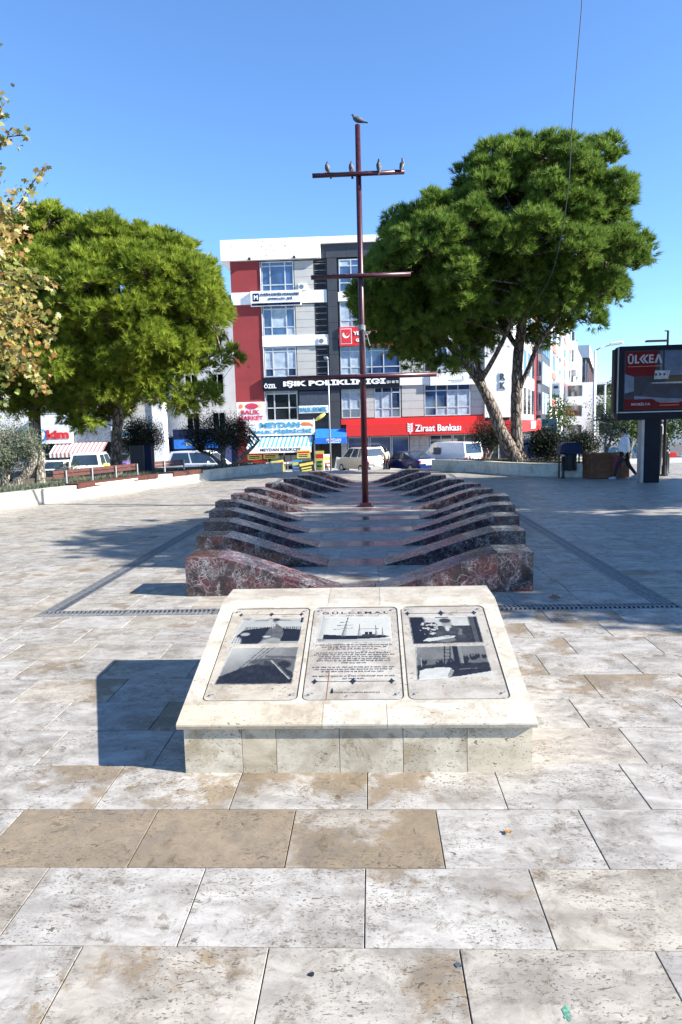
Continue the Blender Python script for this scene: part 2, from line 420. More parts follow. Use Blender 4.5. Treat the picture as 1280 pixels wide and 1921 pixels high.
RIBY = [7.76, 9.38, 10.95, 12.54, 14.14, 15.72, 17.30, 18.92, 20.60, 22.12, 23.85]
RT = .54
Lx0 = [-2.185,-2.47,-2.745,-3.035,-3.28,-3.27,-3.245,-2.96,-2.67,-2.41,-2.19]
Lx1 = [-.37,-.632,-.887,-1.194,-1.466,-1.50,-1.41,-1.22,-.86,-.68,-.54]
Rx0 = [1.81,2.08,2.33,2.59,2.81,2.75,2.72,2.52,2.21,1.89,1.63]
Rx1 = [.0,.123,.439,.717,.958,.873,.919,.722,.455,.147,-.03]
DX0, DX1 = -3.615, 3.13        # outer edges of the drain
DIN0, DIN1 = -3.395, 2.91      # inner edges
DY0, DY1 = 6.96, 7.18; DYE = 27.2
gap = .0022
tile_cache = {}
def tile_mesh(w_, d_, t=.035):
    k = (round(w_, 3), round(d_, 3))
    if k not in tile_cache:
        tile_cache[k] = MB().box(-w_/2+gap, w_/2-gap, -d_/2+gap, d_/2-gap, -t, 0, .0022).mesh('travertine_slab', M['tile'])
    return tile_cache[k]
stuffV, stuffF, stuffR = [], [], []
ntile = 0
TAN = {}
def put_tile(x0, x1, y0, y1, near):
    global ntile
    if x1-x0 < .03 or y1-y0 < .03: return
    cx, cy = (x0+x1)/2, (y0+y1)/2; dz = random.uniform(-.0014, .0014)
    if near and ntile < 292:
        o = bpy.data.objects.new('travertine_slab', tile_mesh(x1-x0, y1-y0)); link(o, plaza)
        o.location = (cx, cy, dz)
        o.rotation_euler = (random.uniform(-1, 1)*.0012, random.uniform(-1, 1)*.0009, 0)
        r = 1.0-max(0, random.gauss(-.04, .17))
        if 2.8 < cy < 3.2 and -1.75 < cx < -.1: r = .22
        elif 3.3 < cy < 3.7 and -2.1 < cx < -.9: r = .62
        elif 3.3 < cy < 3.7 and -.75 < cx < -.0: r = .74
        elif 2.8 < cy < 3.2 and -.1 < cx < .3: r = .62
        elif 4.6 < cy < 6.9 and cx > .9 and cx < 2.7: r = random.choice([.72, .66, .8, .92])
        elif cy < 2.75: r = random.uniform(.84, 1.02)
        elif -2.9 < cx < -1.6 and 4.6 < cy < 5.6: r = random.choice([.72, .8, .85])
        elif cx < -1.2 and cy > 4: r = random.uniform(.86, 1.12)
        elif cx > 1.2 and cy < 4.2: r = random.uniform(.95, 1.15)
        o.color = (max(0, min(1.3, r)), 1, 1, 1)
        ntile += 1
    else:
        n = len(stuffV); g = gap
        stuffV.extend([(x0+g,y0+g,dz),(x1-g,y0+g,dz),(x1-g,y1-g,dz),(x0+g,y1-g,dz),(x0+g,y0+g,-.03),(x1-g,y0+g,-.03),(x1-g,y1-g,-.03),(x0+g,y1-g,-.03)])
        stuffF.extend([(n,n+1,n+2,n+3),(n,n+4,n+5,n+1),(n+1,n+5,n+6,n+2),(n+2,n+6,n+7,n+3),(n+3,n+7,n+4,n)])
        stuffR.extend([random.random()]*5)
def row(y0, y1, xa, xb, phase, near_fn, cuts=()):
    """one row of slabs from xa to xb with joints at phase + k*TW"""
    k = math.floor((xa-phase)/TW); xs = [xa]
    x = phase+(k+1)*TW
    while x < xb-.03:
        if x-xs[-1] > .03: xs.append(x)
        x += TW
    xs.append(xb)
    for a, b in zip(xs, xs[1:]):
        put_tile(a, b, y0, y1, near_fn(a, b, y0))
PH = {4: .284, 5: -.063, 6: .283, 7: -.058, 8: .104, 9: -.072, 10: .17, 11: -.08, 12: .27, 13: .02, 14: .3}
# near region, in front of the drain
def nearvis(a, b, y0):
    return y0 > 1.5 and b > -.60*(y0+.5)-.1 and a < .50*(y0+.5)+.1
rows = list(range(-14, 15))
for k in sorted(rows, key=lambda k: -k if k < 0 else k):
    if k < 0: continue
    ph = PH.get(k, random.choice([-.06, .285])+random.uniform(-.05, .05))
    row(k*RH, (k+1)*RH, -14.3, 19.9, ph, nearvis)
for k in range(-14, 0): row(k*RH, (k+1)*RH, -14.3, 19.9, random.choice([-.06, .285]), lambda a, b, y: False)
# rows beside and beyond the drain
k = 15
while k*RH < 31.1:
    y0, y1 = k*RH, min((k+1)*RH, 31.15); ph = random.choice([-.06, .285])+random.uniform(-.1, .1)
    nv = lambda a, b, y: y < 9.6 and nearvis(a, b, y)
    if y0 < DYE:
        row(y0, y1, -14.3, DX0-.002, ph, nv); row(y0, y1, DX1+.002, 19.9, ph, nv)
    else: row(y0, y1, -14.3, 19.9, ph, nv)
    k += 1
# inside the drain frame: rows follow the ribs
ys = [DY1]
def inner(y0, y1, n, skip=None, near=False):
    for i in range(n):
        a = y0+(y1-y0)*i/n; b = y0+(y1-y0)*(i+1)/n; ph = random.uniform(0, .7)
        if skip is None: row(a, b, DIN0, DIN1, ph, lambda *_: near)
        else:
            row(a, b, DIN0, skip[0], ph, lambda *_: near); row(a, b, skip[1], DIN1, ph, lambda *_: near)
inner(DY1+.002, RIBY[0], 1, near=True)
for i, y in enumerate(RIBY):
    inner(y, y+RT, 1, (Lx0[i], Rx0[i]), near=i < 2)
    nxt = RIBY[i+1] if i < 10 else DYE
    inner(y+RT, nxt, 2 if i < 10 else 6, near=i < 2)
me = bpy.data.meshes.new('distant_slabs'); me.from_pydata(stuffV, [], stuffF); me.materials.append(M['tile'])
at = me.attributes.new('tile_rand', 'FLOAT', 'FACE'); at.data.foreach_set('value', np.array(stuffR, dtype=np.float32)); me.update()
o = bpy.data.objects.new('travertine_slabs_far', me); link(o, plaza); tag(o, kind='stuff'); o.color = (1.04, 1, 1, 1)
print('tiles', ntile, 'far', len(stuffR)//5)

# marble strips flush with the paving, between the two wedges of every rib
for i, y in enumerate(RIBY):
    xs = [Lx0[i]+.3, Lx1[i]]; n = max(2, int((Rx1[i]-Lx1[i])/.42))
    xs = [Lx1[i]-.02+(Rx1[i]-Lx1[i]+.04)*j/n for j in range(n+1)]
    for a, b in zip(xs, xs[1:]):
        MB().box(a+.002, b-.002, y+.004, y+RT-.004, -.03, .001, .002).build('marble_strip', M['wornmarble'], plaza)

# ============================================================ DRAIN GRATES
drain = box('drain', M['slot'], None, DX0, DX1, DY0+.002, DY1-.002, -.018, -.012)
tag(drain, 'black slotted metal drain framing the marble ribs on three sides', 'drain')
for a, b in ((DX0, DIN0), (DIN1, DX1)):
    box('channel', M['slot'], drain, a+.001, b-.001, DY1-.001, DYE, -.018, -.012)
def grate_mesh(L_):
    mb = MB(); wd = .215
    for s in (0, 1):
        mb.box(0, L_-.006, s*(wd-.014), s*(wd-.014)+.014, -.012, .002)
    mb.box(0, .012, .014, wd-.014, -.012, .002); mb.box(L_-.018, L_-.006, .014, wd-.014, -.012, .002)
    mb.box(.012, L_-.018, wd/2-.008, wd/2+.008, -.012, .0015)
    n = int(L_/.05)
    for i in range(n):
        x = .02+i*(L_-.06)/n
        for (ya, yb, sh) in ((.014, wd/2-.008, .022), (wd/2+.008, wd-.014, -.022)):
            x0 = x if sh > 0 else x+.022
            mb.add([(x0,ya,.0015),(x0+.021,ya,.0015),(x0+.021+sh,yb,.0015),(x0+sh,yb,.0015),(x0,ya,-.01),(x0+.021,ya,-.01),(x0+.021+sh,yb,-.01),(x0+sh,yb,-.01)],
                   [(0,1,2,3),(0,4,5,1),(1,5,6,2),(2,6,7,3),(3,7,4,0)])
    return mb.mesh('drain_grate', M['steel'])
nF = 7; LF = (DX1-DX0)/nF; gm = grate_mesh(LF)
for i in range(nF):
    o = bpy.data.objects.new('grate', gm); link(o, drain); o.location = (DX0+i*LF, DY0+.0025, 0)
nS = 20; LS = (DYE-DY1)/nS; gs = grate_mesh(LS)
for s, x in ((0, DIN0-.0025), (1, DX1-.0025)):
    for i in range(nS):
        o = bpy.data.objects.new('grate', gs); link(o, drain); o.location = (x, DY1+i*LS, 0); o.rotation_euler = (0, 0, R(90))

# ============================================================ MARBLE RIBS
ordn = ['nearest', 'second', 'third', 'fourth', 'fifth', 'sixth', 'seventh', 'eighth', 'ninth', 'tenth', 'farthest']
def rib(i, side):
    y = RIBY[i]; xo, xt = (Lx0[i], Lx1[i]) if side < 0 else (Rx0[i], Rx1[i])
    H = .452-.003*i; sg = 1 if xt > xo else -1; Ls = abs(xt-xo)
    sname = 'left' if side < 0 else 'right'
    desc = 'dark red marble rib with white veins, %s in the %s row%s' % (ordn[i], sname, (' beside the mast' if i == 6 else ''))
    root = empty('marble_rib', (xo, y, 0), 0, desc, 'marble rib', 'marble ribs of the ship hull sculpture')
    flat = .40
    def top(u):
        if u <= flat: return H
        t = (u-flat)/(Ls-flat); return max(.004, H*(1-t)**1.06*(1+.10*math.sin(math.pi*t)*(1-t)))
    us = [0, flat, flat+.42, flat+.92, Ls-.02] if i < 7 else [0, flat, flat+.6, Ls-.02]
    for a, b in zip(us, us[1:]):
        nn = 1 if a == 0 else 4
        pts = [(a+.0015+(b-a-.003)*j/nn) for j in range(nn+1)]
        ch = .006; prof = []
        V = []; F = []
        for u in pts:
            h = top(u); X = sg*u; c = min(ch, h*.4)
            V += [(X, 0, 0), (X, 0, h-c), (X, c, h), (X, RT-c, h), (X, RT, h-c), (X, RT, 0)]
        for j in range(nn):
            for q in range(5):
                f = (j*6+q, (j+1)*6+q, (j+1)*6+q+1, j*6+q+1)
                F.append(f if sg < 0 else f[::-1])
        F.append(tuple(range(6)) if sg < 0 else tuple(range(5, -1, -1)))
        e = [nn*6+q for q in range(6)]; F.append(tuple(e[::-1]) if sg < 0 else tuple(e))
        F = [f[::-1] for f in F]
        mb = MB().add(V, F)
        nm = 'end_block' if a == 0 else 'sloping_slab'
        mb.build(nm, M['marble'], root)
for i in range(11):
    rib(i, -1); rib(i, 1)

# ============================================================ MAST
mast = empty('ship_mast', (-.17, 16.6, 0), 0, 'tall thin oxblood steel mast with three crossbars rising from the ribs', 'mast')
box('base_plate', M['mast'], mast, -.20, .20, -.16, .16, .0, .03)
box('base_plate', M['mast'], mast, -.14, .14, -.11, .11, .031, .10)
MB().tube([(0, 0, .1), (.002, 0, 4), (.004, 0, 8.73)], [.078, .072, .060], 20).build('pole', M['mast'], mast, True)
for z, xa, xb, r in ((7.64, -1.05, 1.045, .052), (5.395, -1.15, 1.16, .052), (3.10, -1.80, 1.73, .056)):
    mb = MB().tube([(xa, -.10, z), (xb, -.10, z)], r, 14)
    mb.build('crossbar', M['mast'], mast, True)
    mb = MB()
    for k in range(int((xb-xa)*10)):
        x = random.uniform(xa, xb); l = random.uniform(.02, .10); rr = r+.002
        a0 = random.uniform(20, 60)
        for j in range(3):
            A = R(90-a0+j*a0/1.5); Bq = R(90-a0+(j+1)*a0/1.5)
            mb.quad((x, -.10-rr*math.cos(A), z+rr*math.sin(A)), (x+l, -.10-rr*math.cos(A), z+rr*math.sin(A)), (x+l, -.10-rr*math.cos(Bq), z+rr*math.sin(Bq)), (x, -.10-rr*math.cos(Bq), z+rr*math.sin(Bq)))
    mb.build('bird_droppings', M['dropping'], mast); 
mb = MB()
for k in range(7):
    z = 4.17+k*.018; mb.tube([(.085*math.cos(a), .085*math.sin(a), z+.006*math.sin(3*a+k)) for a in [j*math.pi/6 for j in range(13)]], .008, 5)
mb.tube([(.03, -.09, 4.2), (.12, -.1, 4.05), (.17, -.1, 3.85), (.19, -.1, 3.8)], .008, 5)
mb.tube([(.05, -.09, 4.2), (.07, -.1, 3.7), (.08, -.1, 3.2)], .006, 5)
mb.build('cord_wrapping', M['lampgrey'], mast)

# ============================================================ PIGEONS
def pigeon(loc, rz, label, up_=0.0, s=1.0):
    s *= .86
    root = empty('pigeon', loc, rz, label, 'pigeon', 'pigeons perched on the mast')
    # body looks along +x ; up_ tilts the body
    P = [(-.17, .035), (-.12, .055), (-.05, .085), (.03, .105), (.085, .135), (.105, .175), (.115, .205), (.128, .212)]
    rr = [.018, .035, .062, .064, .046, .030, .027, .012]
    ca, sa = math.cos(up_), math.sin(up_)
    def rotp(x, z): return ((x*ca-(z-.06)*sa)*s, 0, ((x*sa+(z-.06)*ca)+.075)*s)
    pts = [rotp(*p) for p in P]
    # head drawn back over the body
    b = MB().tube(pts, [r*s for r in rr], 12); b.build('body', M['feather'], root, True)
    h = rotp(.125, .215)
    MB().ell(h, (.026*s, .023*s, .024*s), 10, 8).build('head', M['feather'], root, True)
    bk = MB(); bk.tube([(h[0]+.02*s, 0, h[2]), (h[0]+.052*s, 0, h[2]-.008*s)], [.008*s, .002*s], 6); bk.build('beak', M['black'], root)
    for sd in (-1, 1):
        wpts = [rotp(.06, .13), rotp(0, .12), rotp(-.09, .085), rotp(-.19, .045)]
        mb = MB()
        V = []; F = []
        for j, (p, ww, th) in enumerate(zip(wpts, (.03, .045, .035, .010), (.052, .064, .050, .014))):
            V += [(p[0], sd*th*s, p[2]+ww*s), (p[0], sd*(th+.010)*s, p[2]), (p[0], sd*th*.9*s, p[2]-ww*s)]
        for j in range(3):
            for q in range(2): F.append((j*3+q, j*3+q+1, j*3+q+4, j*3+q+3))
        mb.add(V, F).build('wing', M['featherl'], root, True)
        MB().tube([(.01*s, sd*.02*s, .06*s), (.015*s, sd*.02*s, .012*s)], .005, 5).tube([(.0, sd*.02*s, .006), (.04*s, sd*.022*s, .004)], .005, 5).build('leg', M['pinkleg'], root)
    t0, t1 = rotp(-.15, .045), rotp(-.24, .03)
    MB().add([(t0[0], -.022*s, t0[2]+.008), (t0[0], .022*s, t0[2]+.008), (t1[0], .035*s, t1[2]), (t1[0], -.035*s, t1[2]),
              (t0[0], -.022*s, t0[2]-.008), (t0[0], .022*s, t0[2]-.008), (t1[0], .035*s, t1[2]-.006), (t1[0], -.035*s, t1[2]-.006)],
             [(0,1,2,3),(7,6,5,4),(0,3,7,4),(1,5,6,2),(2,6,7,3)]).build('tail', M['black'], root)
pigeon((-.155, 16.6, 8.735), R(180), 'pigeon standing on the very top of the mast, seen side on', 0.02, 1.08)
by, bz = 16.5, 7.64+.052
pigeon((-.17-.72, by, bz), R(215), 'pigeon near the far left end of the top crossbar', .85)
pigeon((-.17-.17, by, bz), R(250), 'pigeon just left of the mast pole preening on the top crossbar', .95)
pigeon((-.17+.46, by, bz), R(100), 'slim upright pigeon right of the mast pole on the top crossbar', 1.1, .98)
pigeon((-.17+1.01, by, bz), R(60), 'pigeon hunched on the right tip of the top crossbar', .75)

# ============================================================ MONUMENT
mon = empty('inscription_stand', (-.12, 3.6, 0), 0, 'low cream travertine stand with a sloping top carrying three engraved photo plates', 'monument')
ox, oy = .12, -3.6
def mbox(name, mt, x0, x1, y0, y1, z0, z1, b=0): return box(name, mt, mon, x0+ox, x1+ox, y0+oy, y1+oy, z0, z1, b)
Y0s, Z0s, Y1s, Z1s = 3.58, .30, 4.87, .66
SL = math.hypot(Y1s-Y0s, Z1s-Z0s); SV = Vector((0, (Y1s-Y0s)/SL, (Z1s-Z0s)/SL)); SN = Vector((0, -SV.z, SV.y))
def core(T=.04): 
    mb = MB(); prof = [(3.645, 0), (3.645, .262), (4.87, .60), (5.20, .615), (5.20, 0)]
    mb.prism([(y+oy, z) for y, z in prof], 'x', -1.055+ox, .822+ox); return mb.build('core', M['grout'], mon)
core()
fx = [-1.078, -.752, -.561, -.209, .142, .492, .847]
for i, (a, b) in enumerate(zip(fx, fx[1:])):
    o = mbox('front_stone', M['cladding'], a+.0015, b-.0015, 3.617+random.uniform(-.001, .001), 3.644, .0, .264, .0)
    o.color = (1 if i else .9, 1, 1, 1)
for s, xa, xb in ((-1, -1.078, -1.056), (1, .823, .847)):
    ysd = [3.646, 4.05, 4.46, 4.86, 5.225]
    for a, b in zip(ysd, ysd[1:]):
        zt = lambda y: min(.262+(y-3.645)*(.338/1.225), .612)-.0
        mb = MB().prism([(a+.0015+oy, 0), (b-.0015+oy, 0), (b-.0015+oy, zt(b)), (a+.0015+oy, zt(a))], 'x', xa+ox, xb+ox)
        mb.build('side_stone', M['cladding'], mon)
for a, b in ((-1.055, -.4), (-.4, .2), (.2, .822)): mbox('back_stone', M['cladding'], a+.0015, b-.0015, 5.201, 5.225, 0, .612)
# slab top : frame of the plane (u along x, v up the slope, w out of it)
FT = Matrix(((1, 0, 0, ox), (0, SV.y, SN.y, Y0s+oy), (0, SV.z, SN.z, Z0s), (0, 0, 0, 1)))
def rrect(x0, x1, y0, y1, r, n=5):
    P = []
    for cx, cy, a0 in ((x1-r, y1-r, 0), (x0+r, y1-r, 90), (x0+r, y0+r, 180), (x1-r, y0+r, 270)):
        for k in range(n+1):
            a = R(a0+90*k/n); P.append((cx+r*math.cos(a), cy+r*math.sin(a)))
    return P
plates = [(-1.005, -.462, .214, 1.232), (-.423, .152, .214, 1.232), (.192, .757, .214, 1.232)]
plates = [(-1.005, -.464), (-.424, .151), (.189, .755)]
PV0, PV1 = .213, 1.236
XS0, XS1 = -1.108, .866
TH = .036
holes = [rrect(a-.009, b+.009, PV0-.009, PV1+.009, .040) for a, b in plates]
outer = [(XS0, .17), (XS1, .17), (XS1, 1.262), (XS0, 1.262)]
allp = [[Vector((p[0], p[1], 0)) for p in L_] for L_ in [outer]+[h[::-1] for h in holes]]
tri = tessellate_polygon(allp); flatp = [p for L_ in allp for p in L_]
V = [(p.x, p.y, 0) for p in flatp]; F = []
for t in tri:
    a, b, c = (flatp[k] for k in t)
    F.append(t if (b-a).cross(c-a).z > 0 else t[::-1])
mb = MB(FT).add(V, F)
for h in holes:
    n = len(h); mb.add([(p[0], p[1], 0) for p in h]+[(p[0], p[1], -.014) for p in h], [(i, (i+1) % n, n+(i+1) % n, n+i) for i in range(n)])
    mb.add([(p[0], p[1], -.014) for p in h], [tuple(range(n))])
# side and under faces of the middle slab
mb.add([(XS0, .17, 0), (XS0, 1.262, 0), (XS0, 1.262, -TH), (XS0, .17, -TH)], [(0, 1, 2, 3)])
mb.add([(XS1, .17, 0), (XS1, 1.262, 0), (XS1, 1.262, -TH), (XS1, .17, -TH)], [(3, 2, 1, 0)])
mb.build('plate_surround', M['cream'], mon)
jx = [XS0, -.30, .057, XS1]
for a, b in zip(jx, jx[1:]):
    e = .0012; aa = a+(e if a > XS0 else 0); bb = b-(e if b < XS1 else 0)
    # rounded nose at the lower edge
    prof = [(.17, 0), (.012, 0), (.004, -.004), (0, -.012), (0, -TH+.004), (.004, -TH), (.17, -TH)]
    mb = MB(FT); n = len(prof)
    mb.add([(aa, p[0], p[1]) for p in prof]+[(bb, p[0], p[1]) for p in prof], [(i, i+1, n+i+1, n+i) for i in range(n-1)]+[tuple(range(n)), tuple(range(2*n-1, n-1, -1))])
    mb.f = [f[::-1] for f in mb.f]
    mb.build('lower_edge_stone', M['cream'], mon)
for a, b in ((XS0, -.335), (-.335, .040), (.040, XS1)):
    e = .0012; aa = a+(e if a > XS0 else 0); bb = b-(e if b < XS1 else 0)
    yk = Y0s+SV.y*1.262; zk = Z0s+SV.z*1.262
    prof = [(yk, zk), (4.80, .6405), (4.86, .655), (4.91, .662), (5.26, .664), (5.275, .655), (5.275, .625), (4.87, .618), (yk+.01, zk-TH)]
    n = len(prof); mb = MB()
    mb.add([(aa+ox, p[0]+oy, p[1]) for p in prof]+[(bb+ox, p[0]+oy, p[1]) for p in prof], [(i, (i+1) % n, n+(i+1) % n, n+i) for i in range(n)]+[tuple(range(n)), tuple(range(2*n-1, n-1, -1))])
    mb.f = [f[::-1] for f in mb.f]
    mb.build('crest_stone', M['cream'], mon)
# engraved plates
M['plate'] = travertine('stained_plate_stone', (.38, .355, .31), (.33, .30, .26), (.38, .27, .14), .60, 1.0, False, .6)
def plate(i, name_label):
    a, b = plates[i]; P = rrect(a, b, PV0, PV1, .034)
    n = len(P); mb = MB(FT).add([(p[0], p[1], -.003) for p in P]+[(p[0], p[1], -.0139) for p in P], [tuple(range(n))]+[((i2+1) % n, i2, n+i2, n+(i2+1) % n) for i2 in range(n)])
    o = mb.build('plate', M['plate'], mon); tag(o, name_label)
    lay = [0]
    W_ = b-a; H_ = PV1-PV0
    def pol(pts, mt, nm='print'):
        lay[0] += 1; w_ = -.003+.00035*lay[0]
        p = [(a+u*W_, PV0+v*H_, w_) for u, v in pts]
        ar = sum(p[k][0]*p[(k+1) % len(p)][1]-p[(k+1) % len(p)][0]*p[k][1] for k in range(len(p)))
        if ar < 0: p = p[::-1]
        return MB(FT).add(p, [tuple(range(len(p)))]).build(nm, M[mt], o)
    def rects(lst, mt, nm='print'):
        lay[0] += 1; w_ = -.003+.00035*lay[0]; mb = MB(FT)
        for (u0, v0, u1, v1) in lst:
            mb.add([(a+u0*W_, PV0+v0*H_, w_), (a+u1*W_, PV0+v0*H_, w_), (a+u1*W_, PV0+v1*H_, w_), (a+u0*W_, PV0+v1*H_, w_)], [(0, 1, 2, 3)])
        return mb.build(nm, M[mt], o)
    def lines(lst, mt, th=.006, nm='print'):
        lay[0] += 1; w_ = -.003+.00035*lay[0]; mb = MB(FT)
        for (u0, v0, u1, v1) in lst:
            p0 = Vector((a+u0*W_, PV0+v0*H_, w_)); p1 = Vector((a+u1*W_, PV0+v1*H_, w_)); d = (p1-p0).normalized()
            q = Vector((-d.y, d.x, 0))*th/2
            mb.add([tuple(p0-q), tuple(p1-q), tuple(p1+q), tuple(p0+q)], [(0, 1, 2, 3)])
        return mb.build(nm, M[mt], o)
    def ellp(cx, cy, rx, ry, mt, n=18): return pol([(cx+rx*math.cos(2*math.pi*k/n), cy+ry*math.sin(2*math.pi*k/n)) for k in range(n)], mt)
    # corner screws, ornament rules
    for (u, v) in ((.06, .045), (.94, .045), (.06, .965), (.94, .965)):
        T = FT @ Matrix.Translation((a+u*W_, PV0+v*H_, -.003))
        MB(T).lathe([(.009, 0), (.009, .003), (.005, .005)], seg=10).build('screw', M['p2'], o)
        lines([(u-.035, v-.012, u+.035, v+.014)], 'p1', .006, 'screw_stain')
    return o, pol, rects, lines, ellp, W_, H_
def blob(u, v, s):   # ornament of three lobes
    return [(u-s, v), (u-s*.3, v+s*.35), (u, v+s*.8), (u+s*.3, v+s*.35), (u+s, v), (u+s*.3, v-s*.35), (u, v-s*.8), (u-s*.3, v-s*.35)]
# continuous tone prints: a fine grid of faces carrying grey values
def S_(x, a, b): t = np.clip((x-a)/(b-a), 0, 1); return t*t*(3-2*t)
def vnoise(u, v, f, seed):
    r = np.random.default_rng(seed); g_ = r.random((64, 64)); x = u*f; y = v*f; xi = np.floor(x).astype(int); yi = np.floor(y).astype(int); fx = x-xi; fy = y-yi; fx = fx*fx*(3-2*fx); fy = fy*fy*(3-2*fy)
    q = lambda i, j: g_[i % 64, j % 64]
    return (q(xi, yi)*(1-fx)+q(xi+1, yi)*fx)*(1-fy)+(q(xi, yi+1)*(1-fx)+q(xi+1, yi+1)*fx)*fy
def fbm(u, v, f, seed): return sum(vnoise(u, v, f*2**k, seed+k)*.5**k for k in range(4))/1.875
def inpoly(u, v, P):
    c = np.zeros(u.shape, bool); j = len(P)-1
    for i in range(len(P)):
        (xi, yi), (xj, yj) = P[i], P[j]
        if yi != yj: c ^= ((yi > v) != (yj > v)) & (u < (xj-xi)*(v-yi)/(yj-yi)+xi)
        j = i
    return c
def photo(parent, i, q, fn, seed, NU=110, NV=64, lev=3):
    """q: four plate-relative corners bl, br, tr, tl"""
    a, b = plates[i]; W = b-a; H = PV1-PV0; w_ = -.003+.00035*lev
    uu, vv = np.meshgrid(np.linspace(0, 1, NU+1), np.linspace(0, 1, NV+1))
    X = (q[0][0]*(1-uu)+q[1][0]*uu)*(1-vv)+(q[3][0]*(1-uu)+q[2][0]*uu)*vv
    Y = (q[0][1]*(1-uu)+q[1][1]*uu)*(1-vv)+(q[3][1]*(1-uu)+q[2][1]*uu)*vv
    co = [tuple(FT @ Vector((a+x*W, PV0+y*H, w_))) for x, y in zip(X.ravel(), Y.ravel())]
    F = [(r*(NU+1)+c, r*(NU+1)+c+1, (r+1)*(NU+1)+c+1, (r+1)*(NU+1)+c) for r in range(NV) for c in range(NU)]
    uc, vc = np.meshgrid((np.arange(NU)+.5)/NU, (np.arange(NV)+.5)/NV)
    t = fn(uc, vc)*1.12-.07+(fbm(uc*1.6, vc, 22, seed)-.5)*.09
    e = np.minimum(np.minimum(uc, 1-uc)*1.6, np.minimum(vc, 1-vc))
    t = t+(1-S_(e+(fbm(uc, vc, 20, seed+9)-.5)*.03, 0, .03))*.5
    me = bpy.data.meshes.new('photo_print'); me.from_pydata(co, [], F); me.materials.append(M['photo'])
    at = me.attributes.new('tone', 'FLOAT', 'FACE'); at.data.foreach_set('value', np.clip(t, 0, 1).ravel().astype(np.float32)); me.update()
    return link(bpy.data.objects.new('photo_print', me), parent)
def E_(u, v, cx, cy, rx, ry, soft=.25): d = np.sqrt(((u-cx)/rx)**2+((v-cy)/ry)**2); return 1-S_(d, 1-soft, 1+soft)
def mixv(t, m, val): return t*(1-m)+val*m
def f_sofa(u, v):
    t = .78-.12*fbm(u, v, 5, 1); t = mixv(t, (v > .86)*1.0*(fbm(u, v, 6, 2) < .45), .45)
    st = (np.sin(u*190) > 0)*1.0; t = mixv(t, ((v > .50) & (v < .64) & (u > .10))*1.0, .25+.4*st)
    t = mixv(t, inpoly(u, v, [(.02, 0), (.04, .30), (.10, .50), (.20, .55), (.40, .60), (.46, .62), (.66, .58), (.80, .56), (1, .52), (1, 0)])*1.0, .04+.05*fbm(u, v, 9, 3))
    t = mixv(t, E_(u, v, .16, .36, .07, .06), .6)
    t = mixv(t, inpoly(u, v, [(.42, 0), (.46, .25), (.48, .5), (.53, .72), (.60, .74), (.68, .62), (.74, .40), (.72, .1), (.68, 0)])*1.0, .16+.2*fbm(u, v, 12, 5))
    t = mixv(t, inpoly(u, v, [(.40, 0), (.48, .14), (.60, .24), (.70, .20), (.76, .0)])*1.0, .38+.25*fbm(u, v, 14, 6))
    t = mixv(t, E_(u, v, .50, .27, .06, .03), .8); t = mixv(t, inpoly(u, v, [(.515, .72), (.55, .55), (.575, .72)])*1.0, .85); t = mixv(t, inpoly(u, v, [(.54, .68), (.548, .55), (.556, .68)])*1.0, .05)
    t = mixv(t, E_(u, v, .545, .82, .052, .11), .55); t = mixv(t, E_(u, v, .525, .80, .025, .06), .75); t = mixv(t, E_(u, v, .555, .91, .055, .05), .10); t = mixv(t, E_(u, v, .535, .83, .03, .012), .15)
    t = mixv(t, E_(u, v, .05, .06, .10, .20), .45+.4*((np.sin(u*160)+np.sin(v*90)) > 0)); t = mixv(t, ((u > .95) & (v > .80))*1.0, .03)
    t = mixv(t, ((v < .10) & (u > .72))*1.0, .55); return t
def f_harbour(u, v):
    t = .34+.38*(1-u)*S_(v, .2, 1)+.15*fbm(u, v, 4, 11)-.1*u
    for a_, b_, c_, d_ in ((.10, .1, .50, 1), (.22, .25, .58, 1), (.33, .40, .64, 1)):
        x = a_+(c_-a_)*(v-b_)/(d_-b_); t = mixv(t, (np.abs(u-x) < .006)*(v > b_)*1.0, .12)
    hill = .55-.9*np.abs(u-.48)**1.35-.05*fbm(u, u*0, 20, 12); t = mixv(t, S_(hill+.12*(u > .55)-v, -.02, .02), .05+.07*fbm(u, v, 12, 13))
    t = mixv(t, E_(u, v, .62, .58, .28, .10)*.8, .14); t = mixv(t, E_(u, v, .84, .50, .10, .10), .10)
    x = .66+(v-.6)*-.62; t = mixv(t, (np.abs(u-x) < .012)*((v < .62) & (v > .12))*1.0, .62); t = mixv(t, (np.abs(u-x-.03) < .01)*((v < .62) & (v > .12))*1.0, .22)
    t = mixv(t, inpoly(u, v, [(.55, .70), (.98, .66), (.98, .73), (.55, .76)])*.6, .12); return t
